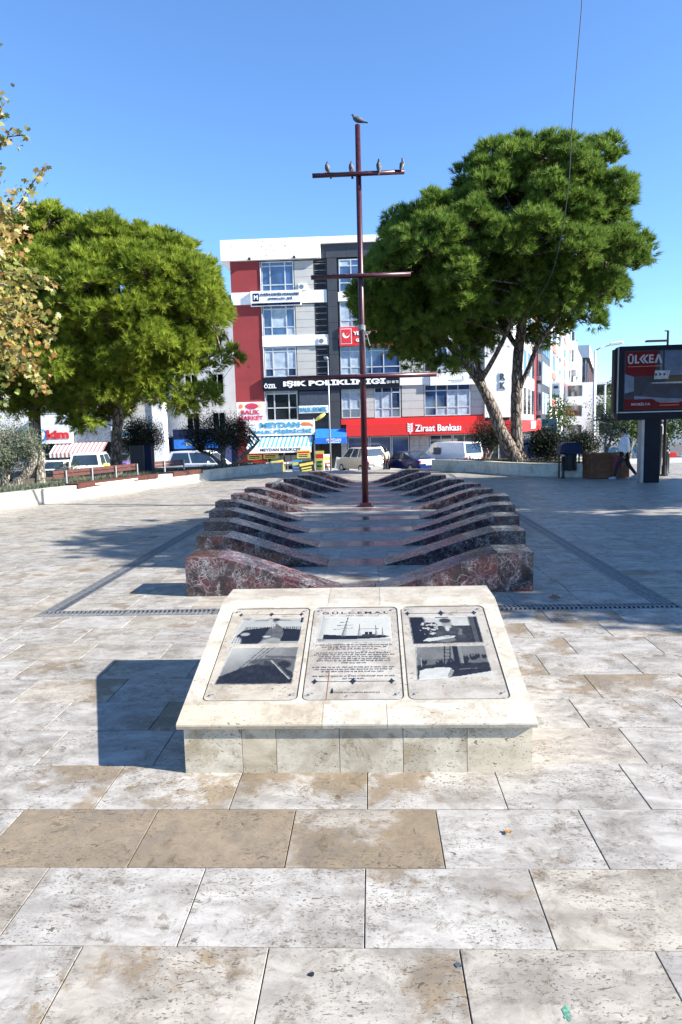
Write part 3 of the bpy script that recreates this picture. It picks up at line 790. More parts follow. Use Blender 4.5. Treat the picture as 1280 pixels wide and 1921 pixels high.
def f_ship(u, v):
    t = .80+.14*fbm(u, v, 3, 21)-.22*S_(.13+.0*u-v, -.03, .04)-.2*S_(.12-u, -.02, .12)
    hull = inpoly(u, v, [(.07, .30), (.20, .28), (.45, .245), (.70, .255), (.88, .27), (.97, .21), (.90, .155), (.60, .12), (.25, .105), (.075, .12)])
    t = mixv(t, hull*1.0, .03)
    for (x, w, y) in ((.66, .020, .39), (.715, .020, .39)): t = mixv(t, ((np.abs(u-x) < w) & (v < y) & (v > .2))*1.0, .06)
    t = mixv(t, ((u > .60) & (u < .78) & (v < .30) & (v > .2))*1.0, .12)
    for (x0, x1, y, w) in ((.33, .385, .98, .007), (.55, .56, .70, .005), (.785, .79, .66, .005), (.875, .875, .55, .004)):
        x = x0+(x1-x0)*(v-.25)/(y-.25); t = mixv(t, ((np.abs(u-x) < w) & (v < y) & (v > .22))*1.0, .16)
        t = mixv(t, ((np.abs(u-x-(.02*(y-v))) < (y-v)*.045+.002) & (v < y*.75) & (v > .22))*.5, .4)
    for (a_, b_, y) in ((.27, .41, .78), (.24, .46, .655), (.30, .46, .54), (.55, .83, .505), (.20, .30, .50)): t = mixv(t, ((u > a_) & (u < b_) & (np.abs(v-y-(u-a_)*.04) < .009))*1.0, .3)
    t = mixv(t, ((u < .12) & (v < .12) & (v > .08))*1.0, .4); return t
def f_desk(u, v):
    t = .62+.25*fbm(u, v, 4, 31); t = mixv(t, ((v < .64) & (u > .12))*1.0, .09+.05*fbm(u, v, 8, 32)); t = mixv(t, S_(.20-u+.05*fbm(u, v, 8, 33), -.02, .03), .03); t = mixv(t, S_(u-.86, -.02, .03), .07+.12*(np.sin(u*50) > 0))
    br_ = fbm(u, v, 16, 34); t = mixv(t, (E_(u, v, .26, .56, .13, .24) > .3)*(br_ > .55)*1.0, .75); t = mixv(t, (E_(u, v, .26, .56, .15, .26) > .3)*(br_ < .42)*1.0, .08)
    t = mixv(t, inpoly(u, v, [(.33, .22), (.38, .50), (.50, .66), (.60, .68), (.70, .58), (.78, .20)])*1.0, .10+.12*fbm(u, v, 10, 35)); t = mixv(t, inpoly(u, v, [(.66, .30), (.71, .55), (.745, .50), (.72, .28)])*1.0, .3)
    t = mixv(t, E_(u, v, .535, .72, .07, .15), .50); t = mixv(t, E_(u, v, .52, .84, .085, .09), .13); t = mixv(t, E_(u, v, .545, .60, .05, .06), .62); t = mixv(t, E_(u, v, .53, .52, .03, .08), .78)
    t = mixv(t, inpoly(u, v, [(.14, .10), (.22, .20), (.36, .22), (.50, .28), (.62, .26), (.60, .20), (.40, .12), (.24, .08)])*1.0, .82); t = mixv(t, inpoly(u, v, [(.28, .09), (.60, .20), (.62, .10), (.5, .03)])*1.0, .32); t = mixv(t, E_(u, v, .50, .24, .07, .035), .6)
    t = mixv(t, ((np.abs(v-.965) < .012) & (u > .38) & (u < .58))*1.0, .08); return t
def f_boat(u, v):
    t = .20+.16*fbm(u, v, 3, 41)+.08*(v > .6); hz_ = .40+.05*fbm(u, u*0, 14, 42); t = mixv(t, S_(hz_-v, -.02, .02), .06+.05*fbm(u, v, 10, 43))
    r = np.random.default_rng(5)
    for k in range(17): x = .10+.85*r.random(); y = .42+.10*r.random()+(.14 if x > .68 else 0); t = mixv(t, E_(u, v, x, y, .035, .085), .05+.04*r.random()); t = mixv(t, E_(u, v, x, y+.06, .012, .03), .34)
    for x0, x1 in ((.36, .42), (.43, .50)): x = x0+(x1-x0)*v; t = mixv(t, (np.abs(u-x) < .008)*(v > .4)*1.0, .04)
    for y in (.55, .66, .77, .88): t = mixv(t, ((np.abs(v-y) < .008) & (u > .38) & (u < .50))*1.0, .05)
    t = mixv(t, ((u > .53) & (u < .60) & (v > .35))*1.0, .06); t = mixv(t, ((u > .615) & (u < .655) & (v > .42))*1.0, .42)
    t = mixv(t, ((u > .05) & (np.abs(u-.068) < .004) & (v > .38) & (v < .65))*1.0, .55)
    t = mixv(t, inpoly(u, v, [(.02, .0), (.04, .26), (.12, .31), (.34, .33), (.46, .30), (.50, .20), (.46, .06), (.40, .02), (.10, .0)])*1.0, .74+.2*fbm(u, v, 12, 44)); t = mixv(t, inpoly(u, v, [(.40, .05), (.46, .28), (.50, .20), (.46, .06)])*1.0, .45)
    t = mixv(t, inpoly(u, v, [(.10, 0), (.55, .03), (1, .13), (1, 0)])*1.0, .8); t = mixv(t, ((np.abs(v-.235) < .008) & (u > .55) & (u < .82))*(np.sin(u*220) > -.3)*1.0, .5); return t
# left plate : man on a sofa, harbour view
o, pol, rects, lines, ellp, W_, H_ = plate(0, 'left plate with a man seated on a dark sofa above a dark hillside view')
lines([(.12, .925, .90, .925)], 'p1', .004); pol(blob(.12, .925, .030), 'p0'); pol(blob(.91, .925, .030), 'p0'); pol(blob(.52, .925, .035), 'p0')
photo(o, 0, [(.09, .565), (.93, .565), (.95, .885), (.16, .885)], f_sofa, 100)
photo(o, 0, [(.07, .145), (.93, .145), (.94, .53), (.13, .53)], f_harbour, 110)
# middle plate : ship and inscription
o, pol, rects, lines, ellp, W_, H_ = plate(1, 'middle plate with the steamship picture and inscription text')
def ptext(s, v, hh, width, mt='p0', u=.5, bold=0, shear=0):
    a, b = plates[1]; loc = FT @ Vector((a+u*W_, PV0+v*H_, -.0024))
    t = text('lettering', s, M[mt], o, loc, width*W_, hh*H_, .0004, (math.atan2(SV.z, SV.y), 0, 0), bold, shear=shear)
ptext('G.Ü.L.C.E.M.A.L', .938, .036, .80, bold=.018)
ptext('(1912 - 1950)', .90, .012, .20, 'p1')
photo(o, 1, [(.07, .575), (.93, .575), (.92, .88), (.10, .88)], f_ship, 120)
body = [(.545, .86), (.522, .72), (.499, .58), (.457, .84), (.436, .88), (.415, .76), (.394, .78), (.373, .80), (.350, .27), (.306, .88), (.284, .82), (.262, .68), (.217, .86), (.193, .22)]
gl = []   # the worn inscription: strokes too eroded to read
for v, wd in body:
    u = .5-wd/2
    while u < .5+wd/2-.02:
        for k in range(random.randint(3, 9)):
            t = random.choice([.007, .007, .010, .012]); z0_ = random.choice([-.005, -.005, -.005, -.008]); z1_ = random.choice([.004, .004, .008])
            gl.append((u, v+z0_, u+.0042, v+z1_))
            if random.random() < .6: gl.append((u+.0042, v+random.choice([z0_, .001]), u+t-.001, v+random.choice([z0_, .001])+.0035)) if False else gl.append((u+.0042, v+.0005, u+t-.0015, v+.004))
            u += t
            if u > .5+wd/2: break
        u += .012
rects(gl, 'p1', 'worn_inscription')
lines([(.10, .165, .90, .165)], 'p1', .004); pol(blob(.10, .165, .035), 'p0'); pol(blob(.90, .165, .035), 'p0'); pol(blob(.50, .165, .04), 'p0')
pol([(.275, .055), (.305, .055), (.30, .075), (.29, .105), (.28, .075)], 'p0'); ptext('İZMİR BÜYÜKŞEHİR BELEDİYESİ', .063, .016, .46, 'p0', u=.545)
MB(FT).add([(plates[1][0]+.135*1+.0, PV0+.0, -.0008), (plates[1][0]+.139, PV0, -.0008), (plates[1][0]+.143, PV0+.30, -.0008), (plates[1][0]+.140, PV0+.30, -.0008)], [(0, 1, 2, 3)]).build('crack', M['rust'], o)
# right plate : man writing, boat with people
o, pol, rects, lines, ellp, W_, H_ = plate(2, 'right plate with a man at a desk above people beside a boat')
lines([(.07, .915, .86, .915)], 'p1', .004); pol(blob(.07, .915, .035), 'p0'); pol(blob(.88, .915, .035), 'p0'); pol(blob(.48, .915, .045), 'p0')
photo(o, 2, [(.10, .545), (.90, .555), (.90, .87), (.08, .87)], f_desk, 130)
photo(o, 2, [(.10, .17), (.90, .215), (.90, .525), (.12, .515)], f_boat, 140)
# ============================================================ GARDEN WALLS
def wall(path, h, th, name, label, mt, z0=0.0, seg=1.15, side=1):
    """low wall of stone blocks along a path; side: which side of the path the thickness goes"""
    root = empty(name, (path[0][0], path[0][1], 0), 0, label, 'wall')
    ox_, oy_ = path[0]
    P = [Vector((p[0], p[1], 0)) for p in path]
    # resample
    D = [0]
    for a, b in zip(P, P[1:]): D.append(D[-1]+(b-a).length)
    def at(d):
        for k in range(len(P)-1):
            if d <= D[k+1] or k == len(P)-2:
                t = (d-D[k])/(D[k+1]-D[k]); return P[k].lerp(P[k+1], t)
    def nrm(d):
        t = (at(min(d+.3, D[-1]))-at(max(d-.3, 0))).normalized(); return Vector((-t.y, t.x, 0))*side
    n = max(1, round(D[-1]/seg))
    for k in range(n):
        d0 = D[-1]*k/n+.0015; d1 = D[-1]*(k+1)/n-.0015
        for (nm, za, zb, off, w_) in (('stone_block', -.02, h-.045, .01, th-.02), ('coping_stone', h-.044, h, 0, th)):
            vs = []
            for d in (d0, (d0+d1)/2, d1):
                p = at(d); q = nrm(d); a = p+q*off; b = p+q*(off+w_)
                vs.append([(a.x-ox_, a.y-oy_), (b.x-ox_, b.y-oy_)])
            V = []; 
            for z in (za, zb):
                for (a, b) in vs: V += [(a[0], a[1], z), (b[0], b[1], z)]
            F = []
            for i in range(2):
                F += [(2*i, 2*i+2, 6+2*i+2, 6+2*i), (2*i+1, 6+2*i+1, 6+2*i+3, 2*i+3), (6+2*i, 6+2*i+2, 6+2*i+3, 6+2*i+1)]
            F += [(0, 6, 7, 1), (4, 5, 11, 10)]
            MB().add(V, F).build(nm, mt, root)
    return root, at, nrm, D[-1]
LW = [(-11.1, 4), (-10.75, 10), (-10.35, 14.5), (-9.76, 17.5), (-9.2, 18.9), (-8.60, 20.3), (-8.08, 21.8), (-7.52, 24.0), (-6.80, 25.6), (-5.98, 27.5), (-5.0, 29.4), (-4.02, 31.1)]
lw, lat, lnr, lD = wall(LW, .42, .32, 'low_garden_wall', 'pale stone garden wall with benches curving along the left of the plaza', M['wallstone'], side=1)
RW = [(2.55, 29.6), (3.2, 28.9), (3.8, 28.3), (4.32, 27.6), (4.95, 26.2), (5.75, 25.1), (6.6, 24.45), (7.25, 24.05)]
rw, rat, rnr, rD = wall(RW, .47, .30, 'low_garden_wall', 'grey marble garden wall curving around the forked pine at right', M['wallstone'], side=1)
# beds behind the walls
bed = MB().prism([(-11.3, 4), (-10.95, 10), (-10.55, 14.5), (-9.95, 17.5), (-9.4, 19.0), (-8.27, 21.9), (-7.72, 24.1), (-7.0, 25.8), (-6.2, 27.7), (-5.25, 29.6), (-4.4, 31.0), (-18, 31.0), (-18, 4)], 'z', -.01, .33).build('left_planting_bed', M['soil']); tag(bed, kind='structure')
bed = MB().prism([(2.75, 29.6), (3.4, 29.1), (4.0, 28.5), (4.5, 27.8), (5.1, 26.4), (5.9, 25.3), (6.7, 24.7), (7.3, 24.3), (7.6, 24.6), (7.9, 30.9), (2.7, 30.9)], 'z', -.01, .38).build('right_planting_bed', M['soil']); tag(bed, kind='structure')
def tuft_ground(name, label, pts, h, mt, n, w_=.012):
    V = []; F = []; T = []
    for k in range(n):
        x, y, z = pts(); a = random.uniform(0, 6.28); hh = h*random.uniform(.5, 1.2); lx, ly = math.cos(a)*w_, math.sin(a)*w_
        bx, by_ = random.uniform(-.4, .4)*hh, random.uniform(-.4, .4)*hh; i = len(V)
        V += [(x-lx, y-ly, z), (x+lx, y+ly, z), (x+bx, y+by_, z+hh)]; F.append((i, i+1, i+2)); T += [random.random()]*3
    me = bpy.data.meshes.new(name); me.from_pydata(V, [], F); me.materials.append(mt)
    a = me.attributes.new('tone', 'FLOAT', 'POINT'); a.data.foreach_set('value', np.array(T, dtype=np.float32))
    o = bpy.data.objects.new(name, me); link(o); tag(o, label, kind='stuff', cat='ground cover'); return o
def lpts():
    d = random.uniform(10, lD); p = lat(d)+lnr(d)*random.uniform(.35, 2.4); return p.x, p.y, .33
tuft_ground('ground_cover', 'short green weeds growing behind the left garden wall', lpts, .16, M['olive'], 9000)
def rpts():
    d = random.uniform(.3, rD); p = rat(d)+rnr(d)*random.uniform(.33, 2.2); return p.x, p.y, .38
tuft_ground('ground_cover', 'sparse weeds and needles on the soil around the forked pine', rpts, .10, M['olived'], 4000)

# ============================================================ BENCHES
def bench(d0, d1, label, two=True):
    p0, p1 = lat(d0), lat(d1); t = (p1-p0); L_ = t.length; rz = math.atan2(t.y, t.x)
    root = empty('wall_bench', (p0.x, p0.y, 0), rz, label, 'bench', 'wooden benches mounted on the left garden wall')
    # local x along wall, local +y behind the wall
    for (ya, yb, za, zb) in ((-.055, -.012, .33, .475), (-.010, .13, .425, .475), (.14, .27, .425, .475), (.28, .41, .425, .475)):
        MB().box(0, L_, ya, yb, za, zb, .006).build('seat_plank', M['bench'], root)
    for za in (.66, .775):
        T = Matrix.Translation((-.35, .50, za)) @ Matrix.Rotation(R(-10), 4, 'X')
        MB(T).box(0, L_-.1, 0, .035, 0, .098, .006).build('back_slat', M['bench'], root)
    for k in range(max(2, int(L_/1.3)+1)):
        x = .1+(L_-.6)*k/max(1, int(L_/1.3)) if L_ > 1.5 else .1+(L_-.6)*k
        MB().box(x, x+.045, .44, .485, .42, .86).box(x, x+.045, .0, .44, .40, .424).build('bracket', M['lampgrey'], root)
bench(16.25, 20.35, 'long red brown wooden bench on the sunny wall near the left edge')
bench(21.2, 22.9, 'short red brown bench further along the wall in front of the white parked car')

# ============================================================ FOLIAGE
def in_poly(x, z, P):
    c = False; n = len(P); j = n-1
    for i in range(n):
        if (P[i][1] > z) != (P[j][1] > z) and x < (P[j][0]-P[i][0])*(z-P[i][1])/(P[j][1]-P[i][1])+P[i][0]: c = not c
        j = i
    return c
def edge_dist(x, z, P):
    best = 1e9
    for i in range(len(P)):
        a = P[i]; b = P[(i+1) % len(P)]; dx, dz = b[0]-a[0], b[1]-a[1]; L2 = dx*dx+dz*dz
        t = max(0, min(1, ((x-a[0])*dx+(z-a[1])*dz)/L2)); best = min(best, math.hypot(x-a[0]-t*dx, z-a[1]-t*dz))
    return best
def clumps_in(P, Yc, D, spacing, n, erode=.35, shell=True, e_ref=2.0):
    xs = [p[0] for p in P]; zs = [p[1] for p in P]; out = []
    tries = 0
    while len(out) < n and tries < n*260:
        tries += 1
        x = random.uniform(min(xs), max(xs)); z = random.uniform(min(zs), max(zs))
        if not in_poly(x, z, P): continue
        e = edge_dist(x, z, P)
        if e < erode*random.uniform(.8, 1.2): continue
        hw = D*math.sqrt(min(1, (e-erode*.6)/e_ref)) if e > erode*.6 else 0
        y = random.uniform(-hw, hw)
        if shell and abs(y) < hw*.45 and e > 1.1 and random.random() < .75: continue
        if any((x-q[0])**2+(y-q[1])**2+(z-q[2])**2 < spacing**2 for q in out): continue
        out.append((x, y, z))
    return [(x, Yc+y, z) for x, y, z in out]
def heads_in(P, Yc, D, spacing, rad, n, e_ref=2.6, k=2.5, extra=()):
    """crown built of rounded heads: their centres fill the crown's outer shell, foliage clumps sit on each head's outer side"""
    xs = [p[0] for p in P]; zs = [p[1] for p in P]; H = []; tries = 0
    cx, cz = sum(xs)/len(xs), sum(zs)/len(zs)
    while len(H) < n and tries < n*500:
        tries += 1; x = random.uniform(min(xs), max(xs)); z = random.uniform(min(zs), max(zs)); r = rad*random.uniform(.7, 1.35)
        if not in_poly(x, z, P): continue
        e = edge_dist(x, z, P)
        if e < r*.86: continue
        hw = D*math.sqrt(min(1, e/e_ref))-r*.3; y = random.uniform(-hw, hw)
        if abs(y) < hw*.5 and e > 2.2*rad: continue
        if any((x-q[0])**2+(y-q[1])**2+(z-q[2])**2 < (spacing*(r+q[3])/2/rad)**2 for q in H): continue
        H.append((x, y, z, r))
    out = []; H += list(extra)
    for (x, y, z, r) in H:
        o_ = Vector((x-cx, y*.9, z-cz)); o_ = o_.normalized() if o_.length > .1 else Vector((0, 0, 1))
        m = int(k*9*(r/.9)**2); pts = []; t = 0
        while len(pts) < m and t < m*30:
            t += 1; d = Vector((random.gauss(0, 1), random.gauss(0, 1), random.gauss(0, 1))).normalized()
            if d.dot(o_) < -.15 and d.z < .1: continue
            if d.z < -.55: continue
            q = d*r*random.uniform(.62, .98); q.z *= .85
            if any((q-p).length < .30 for p in pts): continue
            pts.append(q); out.append((x+q.x, Yc+y+q.y, z+q.z))
    return out, [(x, Yc+y, z, r) for x, y, z, r in H]
def needle_mesh(name, clumps, mt, rad, tufts, needles, nl, nw, center, parent, tone_bias=.0, up=.55, squash=.8):
    """pine foliage : every clump is a rounded head of needle tufts facing outwards"""
    C = np.array(clumps); N = len(C); c0 = np.array(center)
    R_ = rng.uniform(.75, 1.25, N)*rad
    out = (C-c0); out /= np.linalg.norm(out, axis=1, keepdims=True)+1e-6
    # tufts
    ci = np.repeat(np.arange(N), tufts)
    d = rng.normal(size=(len(ci), 3)); d /= np.linalg.norm(d, axis=1, keepdims=True)
    d = d+out[ci]*.55+np.array([0, 0, up]); d /= np.linalg.norm(d, axis=1, keepdims=True)
    base = C[ci]+d*(R_[ci]*rng.uniform(.45, 1.0, len(ci)))[:, None]*np.array([1, 1, squash])
    tone_c = np.clip(rng.normal(.48, .16, N)+tone_bias, 0, 1)
    tone_t = np.clip(tone_c[ci]+rng.normal(0, .16, len(ci)), 0, 1)
    ti = np.repeat(np.arange(len(ci)), needles)
    v = rng.normal(size=(len(ti), 3)); v /= np.linalg.norm(v, axis=1, keepdims=True)
    ax = d[ti]*1.15+np.array([0, 0, .25]); nd = v*.85+ax; nd /= np.linalg.norm(nd, axis=1, keepdims=True)
    L_ = nl*rng.uniform(.7, 1.2, len(ti))
    b = base[ti]+d[ti]*(rng.uniform(-.4, .3, len(ti))*nl)[:, None]
    s = np.cross(nd, rng.normal(size=(len(ti), 3))); s /= np.linalg.norm(s, axis=1, keepdims=True)+1e-9; s *= nw/2
    tip = b+nd*L_[:, None]
    V = np.stack([b-s, b+s, tip], 1).reshape(-1, 3); n = len(ti)
    tone = np.repeat(np.clip(tone_t[ti]+rng.normal(0, .1, n), 0, 1), 3)
    return tri_object(name, V, tone, mt, parent)
def tri_object(name, V, tone, mt, parent, k=3):
    n = len(V)//k; me = bpy.data.meshes.new(name)
    me.vertices.add(len(V)); me.vertices.foreach_set('co', V.astype(np.float32).ravel())
    me.loops.add(len(V)); me.loops.foreach_set('vertex_index', np.arange(len(V), dtype=np.int32))
    me.polygons.add(n); me.polygons.foreach_set('loop_start', np.arange(0, len(V), k, dtype=np.int32))
    me.update(calc_edges=True)
    a = me.attributes.new('tone', 'FLOAT', 'POINT'); a.data.foreach_set('value', tone.astype(np.float32))
    me.materials.append(mt)
    o = bpy.data.objects.new(name, me); return link(o, parent)
def leaf_mesh(name, C, spread, per, size, mt, parent, shape='oval', droop=.3, tone_fn=None, aspect=.38):
    C = np.array(C); ci = np.repeat(np.arange(len(C)), per); n = len(ci)
    p = C[ci]+rng.normal(size=(n, 3))*spread
    d = rng.normal(size=(n, 3)); d[:, 2] -= droop; d /= np.linalg.norm(d, axis=1, keepdims=True)
    nr = rng.normal(size=(n, 3))+np.array([0.5, -.5, .6]); s = np.cross(d, nr); s /= np.linalg.norm(s, axis=1, keepdims=True)+1e-9
    L_ = size*rng.uniform(.6, 1.3, n)[:, None]
    tc = np.clip(rng.normal(.5, .22, len(C)), 0, 1); tone = np.clip(tc[ci]+rng.normal(0, .15, n), 0, 1)
    if tone_fn is not None: tone = tone_fn(p, tone)
    if shape == 'oval':
        a = p; q = p+d*L_; mi = p+d*L_*.5
        V = np.stack([a, mi+s*L_*aspect*.5, q, mi-s*L_*aspect*.5], 1).reshape(-1, 3); k = 4
    else:   # lobed plane leaf, one face with a slight fold
        pts = [(0, -.05), (.28, -.12), (.22, .12), (.56, .10), (.40, .34), (.62, .62), (.26, .52), (0, .98), (-.26, .52), (-.62, .62), (-.40, .34), (-.56, .10), (-.22, .12), (-.28, -.12)]
        nn = np.cross(s, d)
        V = np.stack([p+s*L_*u*.85+d*L_*v+nn*L_*abs(u)*.22 for u, v in pts], 1).reshape(-1, 3); k = len(pts)
    return tri_object(name, V, np.repeat(tone, k), mt, parent, k)
def twigs(name, root_pts, ends, mt, parent, r0=.05, kmax=None, seg=5):
    mb = MB()
    for e in ends:
        e = Vector(e); a = min(root_pts, key=lambda q: (Vector(q)-e).length); a = Vector(a)
        md = a.lerp(e, .5)+Vector((random.uniform(-.2, .2), random.uniform(-.2, .2), random.uniform(-.1, .25)))*(a-e).length*.35
        L_ = (e-a).length; r = min(r0, .02+L_*.014)
        mb.tube([a, md, e], [r, r*.7, r*.3], seg, False)
    return mb.build(name, mt, parent, True)
def curve_pts(P, n=4):
    """catmull-rom through points"""
    P = [Vector(p) for p in P]; out = []
    for i in range(len(P)-1):
        p0 = P[max(i-1, 0)]; p1 = P[i]; p2 = P[i+1]; p3 = P[min(i+2, len(P)-1)]
        for k in range(n):
            t = k/n; out.append(.5*((2*p1)+(p2-p0)*t+(2*p0-5*p1+4*p2-p3)*t*t+(3*p1-p0-3*p2+p3)*t**3))
    out.append(P[-1]); return out
def limb(name, pts, rads, mt, parent, seg=14, knob=.06):
    P = curve_pts(pts, 5); n = len(P)
    rs = []
    for i in range(n):
        t = i/(n-1)*(len(rads)-1); k = min(int(t), len(rads)-2); rs.append((rads[k]*(1-t+k)+rads[k+1]*(t-k))*(1+random.uniform(-knob, knob)))
    return MB().tube(P, rs, seg).build(name, mt, parent, True), P

# ---------- forked pine at right
pr = empty('pine_tree', (5.6, 27.5, .38), 0, 'tall umbrella pine with a forked leaning trunk behind the right garden wall', 'tree')
o0 = Vector((5.6, 27.5, .38))
def rel(P, o): return [tuple(Vector(p)-o) for p in P]
t1 = [(5.78, 27.5, .30), (5.50, 27.5, .9), (5.05, 27.5, 1.75), (4.85, 27.5, 2.35), (4.55, 27.45, 3.0), (4.0, 27.3, 3.9), (3.3, 27.1, 4.7), (2.4, 26.9, 5.7), (1.5, 26.7, 6.9)]
_, q1 = limb('trunk', rel(t1, o0), [.36, .27, .24, .23, .19, .17, .15, .11, .06], M['pinebark'], pr)
t2 = [(5.98, 27.55, .30), (5.78, 27.6, .9), (5.72, 27.6, 2.0), (5.75, 27.7, 3.2), (5.80, 27.7, 4.6), (6.0, 27.7, 6.2), (6.3, 27.8, 8.2), (6.5, 27.8, 10.2)]
_, q2 = limb('trunk', rel(t2, o0), [.34, .25, .22, .21, .20, .17, .12, .06], M['pinebark'], pr)
_, q3 = limb('limb', rel([(4.72, 27.48, 2.75), (4.45, 27.9, 3.5), (4.25, 28.2, 4.6), (3.9, 28.4, 6.3), (3.5, 28.4, 8.2), (3.4, 28.4, 9.5)], o0), [.15, .13, .12, .10, .07, .04], M['pinebark'], pr, 10)
_, q4 = limb('limb', rel([(5.78, 27.65, 3.1), (6.15, 27.5, 4.0), (6.6, 27.3, 5.1), (7.6, 27.0, 6.3), (8.8, 26.9, 7.5)], o0), [.11, .10, .09, .07, .04], M['pinebark'], pr, 10)
_, q5 = limb('limb', rel([(5.8, 27.7, 4.8), (5.2, 28.6, 6.2), (5.0, 29.4, 8.0), (5.2, 29.8, 9.6)], o0), [.10, .09, .07, .04], M['pinebark'], pr, 10)
_, q6 = limb('limb', rel([(5.9, 27.7, 5.8), (7.0, 28.6, 7.0), (8.2, 29.0, 8.6), (8.7, 29.0, 10)], o0), [.10, .09, .07, .04], M['pinebark'], pr, 10)
_, q7 = limb('limb', rel([(4.3, 27.3, 3.6), (4.9, 26.2, 4.9), (5.4, 25.5, 6.4), (5.6, 25.3, 8.3)], o0), [.10, .08, .07, .04], M['pinebark'], pr, 10)
PRP = [(6.26,12.3),(7.0,12.25),(7.44,12.1),(8.43,11.9),(9.0,11.1),(9.75,10.0),(10.0,9.05),(10.55,8.2),(10.1,7.1),(9.5,6.35),(8.9,5.7),(7.9,5.35),(6.93,5.2),(6.12,5.0),(5.3,5.1),(4.6,4.35),(3.7,4.0),(2.83,3.85),(1.79,4.2),(.87,4.85),(-.06,5.35),(-.66,6.1),(-.84,7.2),(-.4,8.6),(.44,9.5),(1.26,10.2),(2.08,10.8),(3.2,10.95),(3.6,11.5),(4.88,12.0)]
cl, _h = heads_in(PRP, 27.6, 4.0, 1.18, 1.0, 125, extra=[(2.1, -.8, 4.4, .6), (3.2, -.6, 4.2, .55), (3.9, .3, 4.5, .5), (4.3, .9, 5.2, .6), (6.6, .8, 5.2, .6), (6.3, .5, 6.1, .7), (8.4, -.4, 5.7, .55), (.6, -.5, 5.3, .6), (7.4, .2, 5.5, .5), (1.3, .5, 4.9, .6), (9.6, .5, 6.9, .5), (5.1, 1.2, 5.7, .7)])
HR = _h; print('right pine clumps', len(cl), len(_h))
cl = [c for c in cl if not (c[2] < 5.6 and 3.6 < c[0] < 6.6 and c[1] < 27.0)]
cr = rel(cl, o0)
needle_mesh('crown', cr, M['pine'], .34, 22, 20, .22, .024, (0, 0, 5.5), pr, 0)
hc = rel([h[:3] for h in HR], o0)
twigs('branches', [tuple(p) for q in (q1, q2, q3, q4, q5, q6, q7) for p in q[4:]], hc, M['pinebark'], pr, .05)['kind'] = 'stuff'
twigs('twigs', hc, cr, M['pinebark'], pr, .016, seg=3)['kind'] = 'stuff'
low = [c for c in cr if c[2] < 5.0]
needle_mesh('dry_needles', low[::2], M['deadneedle'], .5, 4, 12, .16, .012, (0, 0, 6), pr, 0, -.5)

# ---------- left pine
pl = empty('pine_tree', (-9.8, 26, .33), 0, 'bushy yellow green pine with a straight trunk behind the long bench', 'tree')
o1 = Vector((-9.8, 26, .33))
_, a1 = limb('trunk', rel([(-9.8, 26, .25), (-9.72, 26, 1.5), (-9.5, 26, 3.2), (-9.3, 26, 5), (-9.3, 26, 7.2), (-9.4, 26, 9)], o1), [.24, .20, .19, .16, .11, .05], M['pinebark'], pl)
br = [a1]
for e in ((-11.8, 25.0, 7.6), (-7.2, 24.8, 6.8), (-8.0, 27.6, 7.8), (-10.9, 27.6, 6.4), (-9.0, 24.0, 5.6), (-11.9, 25.5, 4.6)):
    s_ = (-9.45, 26, random.uniform(3.0, 4.6)); _, q = limb('limb', rel([s_, ((s_[0]+e[0])/2, (s_[1]+e[1])/2, (s_[2]+e[2])/2-.2), e], o1), [.09, .07, .03], M['pinebark'], pl, 8); br.append(q)
_, q = limb('limb', rel([(-9.5, 26, 3.4), (-8.6, 25.6, 3.7), (-7.6, 25.3, 3.6), (-6.7, 25.2, 3.25), (-6.2, 25.2, 3.2)], o1), [.085, .07, .06, .045, .03], M['pinebark'], pl, 8); br.append(q)
_, q = limb('limb', rel([(-8.9, 25.8, 3.7), (-7.4, 25.6, 4.1), (-6.2, 25.6, 4.5), (-5.1, 25.7, 5.0)], o1), [.07, .06, .05, .03], M['pinebark'], pl, 8); br.append(q)
PLP = [(-12.1,9.9),(-11.5,10.2),(-10.8,10.1),(-9.9,9.4),(-8.75,9.6),(-7.8,9.5),(-7.0,9.15),(-6.4,8.6),(-5.75,8.2),(-5.35,7.3),(-5.35,6.5),(-5.6,5.6),(-5.95,5.0),(-6.6,4.45),(-7.3,4.1),(-8.1,3.9),(-8.9,3.6),(-9.3,2.9),(-9.5,2.1),(-10.2,2.1),(-10.9,2.3),(-11.9,2.8),(-13.3,3.0),(-13.45,6.2),(-13.05,8.5)]
cl2, _h = heads_in(PLP, 26, 3.2, 1.02, .85, 125, extra=[(-6.0, 0, 6.05, .6), (-6.8, -.3, 4.3, .6), (-6.2, -.2, 3.3, .5), (-7.0, -.5, 2.8, .45), (-7.8, -.6, 3.2, .5), (-8.6, -.8, 3.6, .55), (-6.8, .2, 5.3, .7), (-7.6, -.3, 4.6, .6), (-11.1, -.5, 2.6, .55), (-10.3, -.9, 2.35, .5), (-9.2, -1.0, 3.2, .5), (-11.7, -.6, 3.1, .6), (-12.7, -.4, 3.0, .6), (-10.6, -.8, 3.3, .6), (-9.9, .6, 2.9, .5), (-8.3, -.9, 4.0, .55), (-7.6, -.6, 3.9, .5), (-7.9, .6, 4.3, .6), (-6.7, 0, 4.6, .5), (-11.2, -1.2, 4.2, .7), (-9.4, -1.3, 4.3, .7)])
HL = _h; print('left pine clumps', len(cl2), len(_h))
cl2 = [c for c in cl2 if not (c[2] < 3.2 and abs(c[0]+9.6) < .45 and c[1] < 25.9)]
PB = [(-5.2,5.15),(-4.75,5.25),(-4.75,4.4),(-5.2,3.95),(-5.9,4.1),(-6.5,4.1),(-6.3,4.6)]
cl2 += clumps_in(PB, 25.7, .7, .42, 16, .12, False)
PC = [(-8.3,3.9),(-7.6,3.9),(-6.9,3.6),(-6.0,3.7),(-5.6,3.5),(-5.9,2.75),(-6.7,2.55),(-7.5,2.75),(-8.2,3.3)]
cl2 += clumps_in(PC, 25.2, .7, .42, 22, .12, False)
c2 = rel(cl2, o1)
